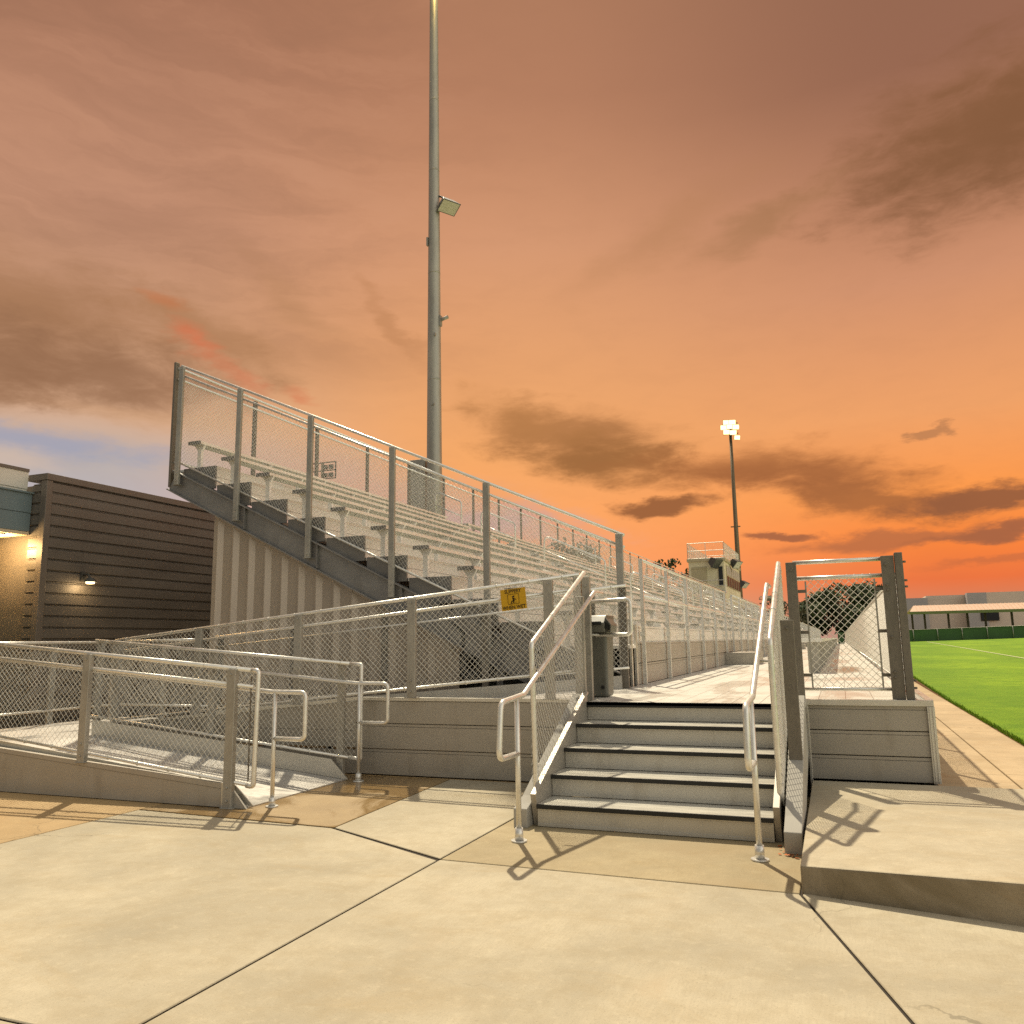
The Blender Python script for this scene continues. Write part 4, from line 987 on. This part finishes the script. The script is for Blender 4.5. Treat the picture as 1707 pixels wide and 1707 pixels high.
# wind-drawn clouds
cv = t.n('ShaderNodeCombineXYZ'); t.l(az, cv.inputs[0]); t.l(el, cv.inputs[1])
nz = t.n('ShaderNodeTexNoise'); nz.inputs['Scale'].default_value = .16; nz.inputs['Detail'].default_value = 7; nz.inputs['Roughness'].default_value = .62
mp = t.n('ShaderNodeMapping'); mp.inputs['Scale'].default_value = (.55, 1.5, 1); t.l(cv.outputs[0], mp.inputs[0]); t.l(mp.outputs[0], nz.inputs['Vector'])
off = t.n('ShaderNodeVectorMath', operation='SUBTRACT'); t.l(nz.outputs['Color'], off.inputs[0]); off.inputs[1].default_value = (.5,.5,.5)
sc = t.n('ShaderNodeVectorMath', operation='MULTIPLY'); t.l(off.outputs[0], sc.inputs[0]); sc.inputs[1].default_value = (10, 4.5, 0)
ad = t.n('ShaderNodeVectorMath', operation='ADD'); t.l(cv.outputs[0], ad.inputs[0]); t.l(sc.outputs[0], ad.inputs[1])
wv = ad.outputs[0]
wisp = t.n('ShaderNodeMapping'); wisp.inputs['Rotation'].default_value = (0,0,R(38)); wisp.inputs['Scale'].default_value = (.05,.28,1); t.l(wv, wisp.inputs[0])
wn = t.noise(wisp.outputs[0], 1.0, 7, .62, .4)
fine = t.noise(mp.outputs[0], .42, 8, .66, .3)
def blob(a0, e0, ra, re, rot, col, amt, soft=1.0):
    global c
    m = t.n('ShaderNodeMapping', vector_type='TEXTURE'); m.inputs['Location'].default_value = (a0, e0, 0)
    m.inputs['Rotation'].default_value = (0,0,R(rot)); m.inputs['Scale'].default_value = (ra, re, 1); t.l(wv, m.inputs[0])
    ln = t.n('ShaderNodeVectorMath', operation='LENGTH'); t.l(m.outputs[0], ln.inputs[0])
    d = t.math('ADD', ln.outputs['Value'], t.math('MULTIPLY', t.math('SUBTRACT', fine, .5), 1.7))
    c = t.mix(t.math('MULTIPLY', t.range(d, 1.0+.45*soft, 1.0-.85*soft), amt), c, lin(col))
# diagonal streaks, upper left
wm = t.math('MULTIPLY', t.range(wn, .42, .70), t.math('MULTIPLY', t.range(az, -14, -40), t.range(el, 15, 22)))
c = t.mix(t.math('MULTIPLY', wm, .34), c, lin((140,100,78)))
wm2 = t.math('MULTIPLY', t.range(wn, .52, .33), t.math('MULTIPLY', t.range(az, -16, -38), t.range(el, 14, 24)))
c = t.mix(t.math('MULTIPLY', wm2, .22), c, lin((205,152,120)))
c = t.mix(t.math('MULTIPLY', t.range(fine, .42, .68), .05), c, lin((150,105,80)))
for a in CLOUDS: blob(*a)
# the painted evening side fades into an unseen fill sky, bright east, dim behind
front = t.math('ADD', t.math('MULTIPLY', sep.outputs[0], -.30), t.math('MULTIPLY', sep.outputs[1], .92))
fr = t.math('MULTIPLY', t.range(front, -.15, .42), t.range(el, 64, 46))
east = t.range(sep.outputs[0], .05, .85)
bk = t.mix(east, tuple(x/STR for x in REARSKY), tuple(x/STR for x in EASTSKY))
bk = t.mix(t.range(el, 35, 70), bk, tuple(x/STR for x in TOPSKY))
back = t.mix(.9, sky.outputs[0], bk)
up_ = t.n('ShaderNodeVectorMath', operation='SCALE'); t.l(c, up_.inputs[0]); up_.inputs['Scale'].default_value = .97/STR
t.l(t.mix(fr, back, up_.outputs[0]), bg.inputs['Color'])
S.view_settings.view_transform = 'Standard'; S.view_settings.look = 'None'; S.view_settings.exposure = EXPO; S.view_settings.gamma = 1
S.render.engine = 'CYCLES'
S.cycles.max_bounces = 6; S.cycles.diffuse_bounces = 3; S.cycles.glossy_bounces = 3; S.cycles.transmission_bounces = 1
S.cycles.use_denoising = DENOISE; S.cycles.sample_clamp_indirect = 1.6; S.cycles.blur_glossy = 1.0; S.cycles.caustics_reflective = False
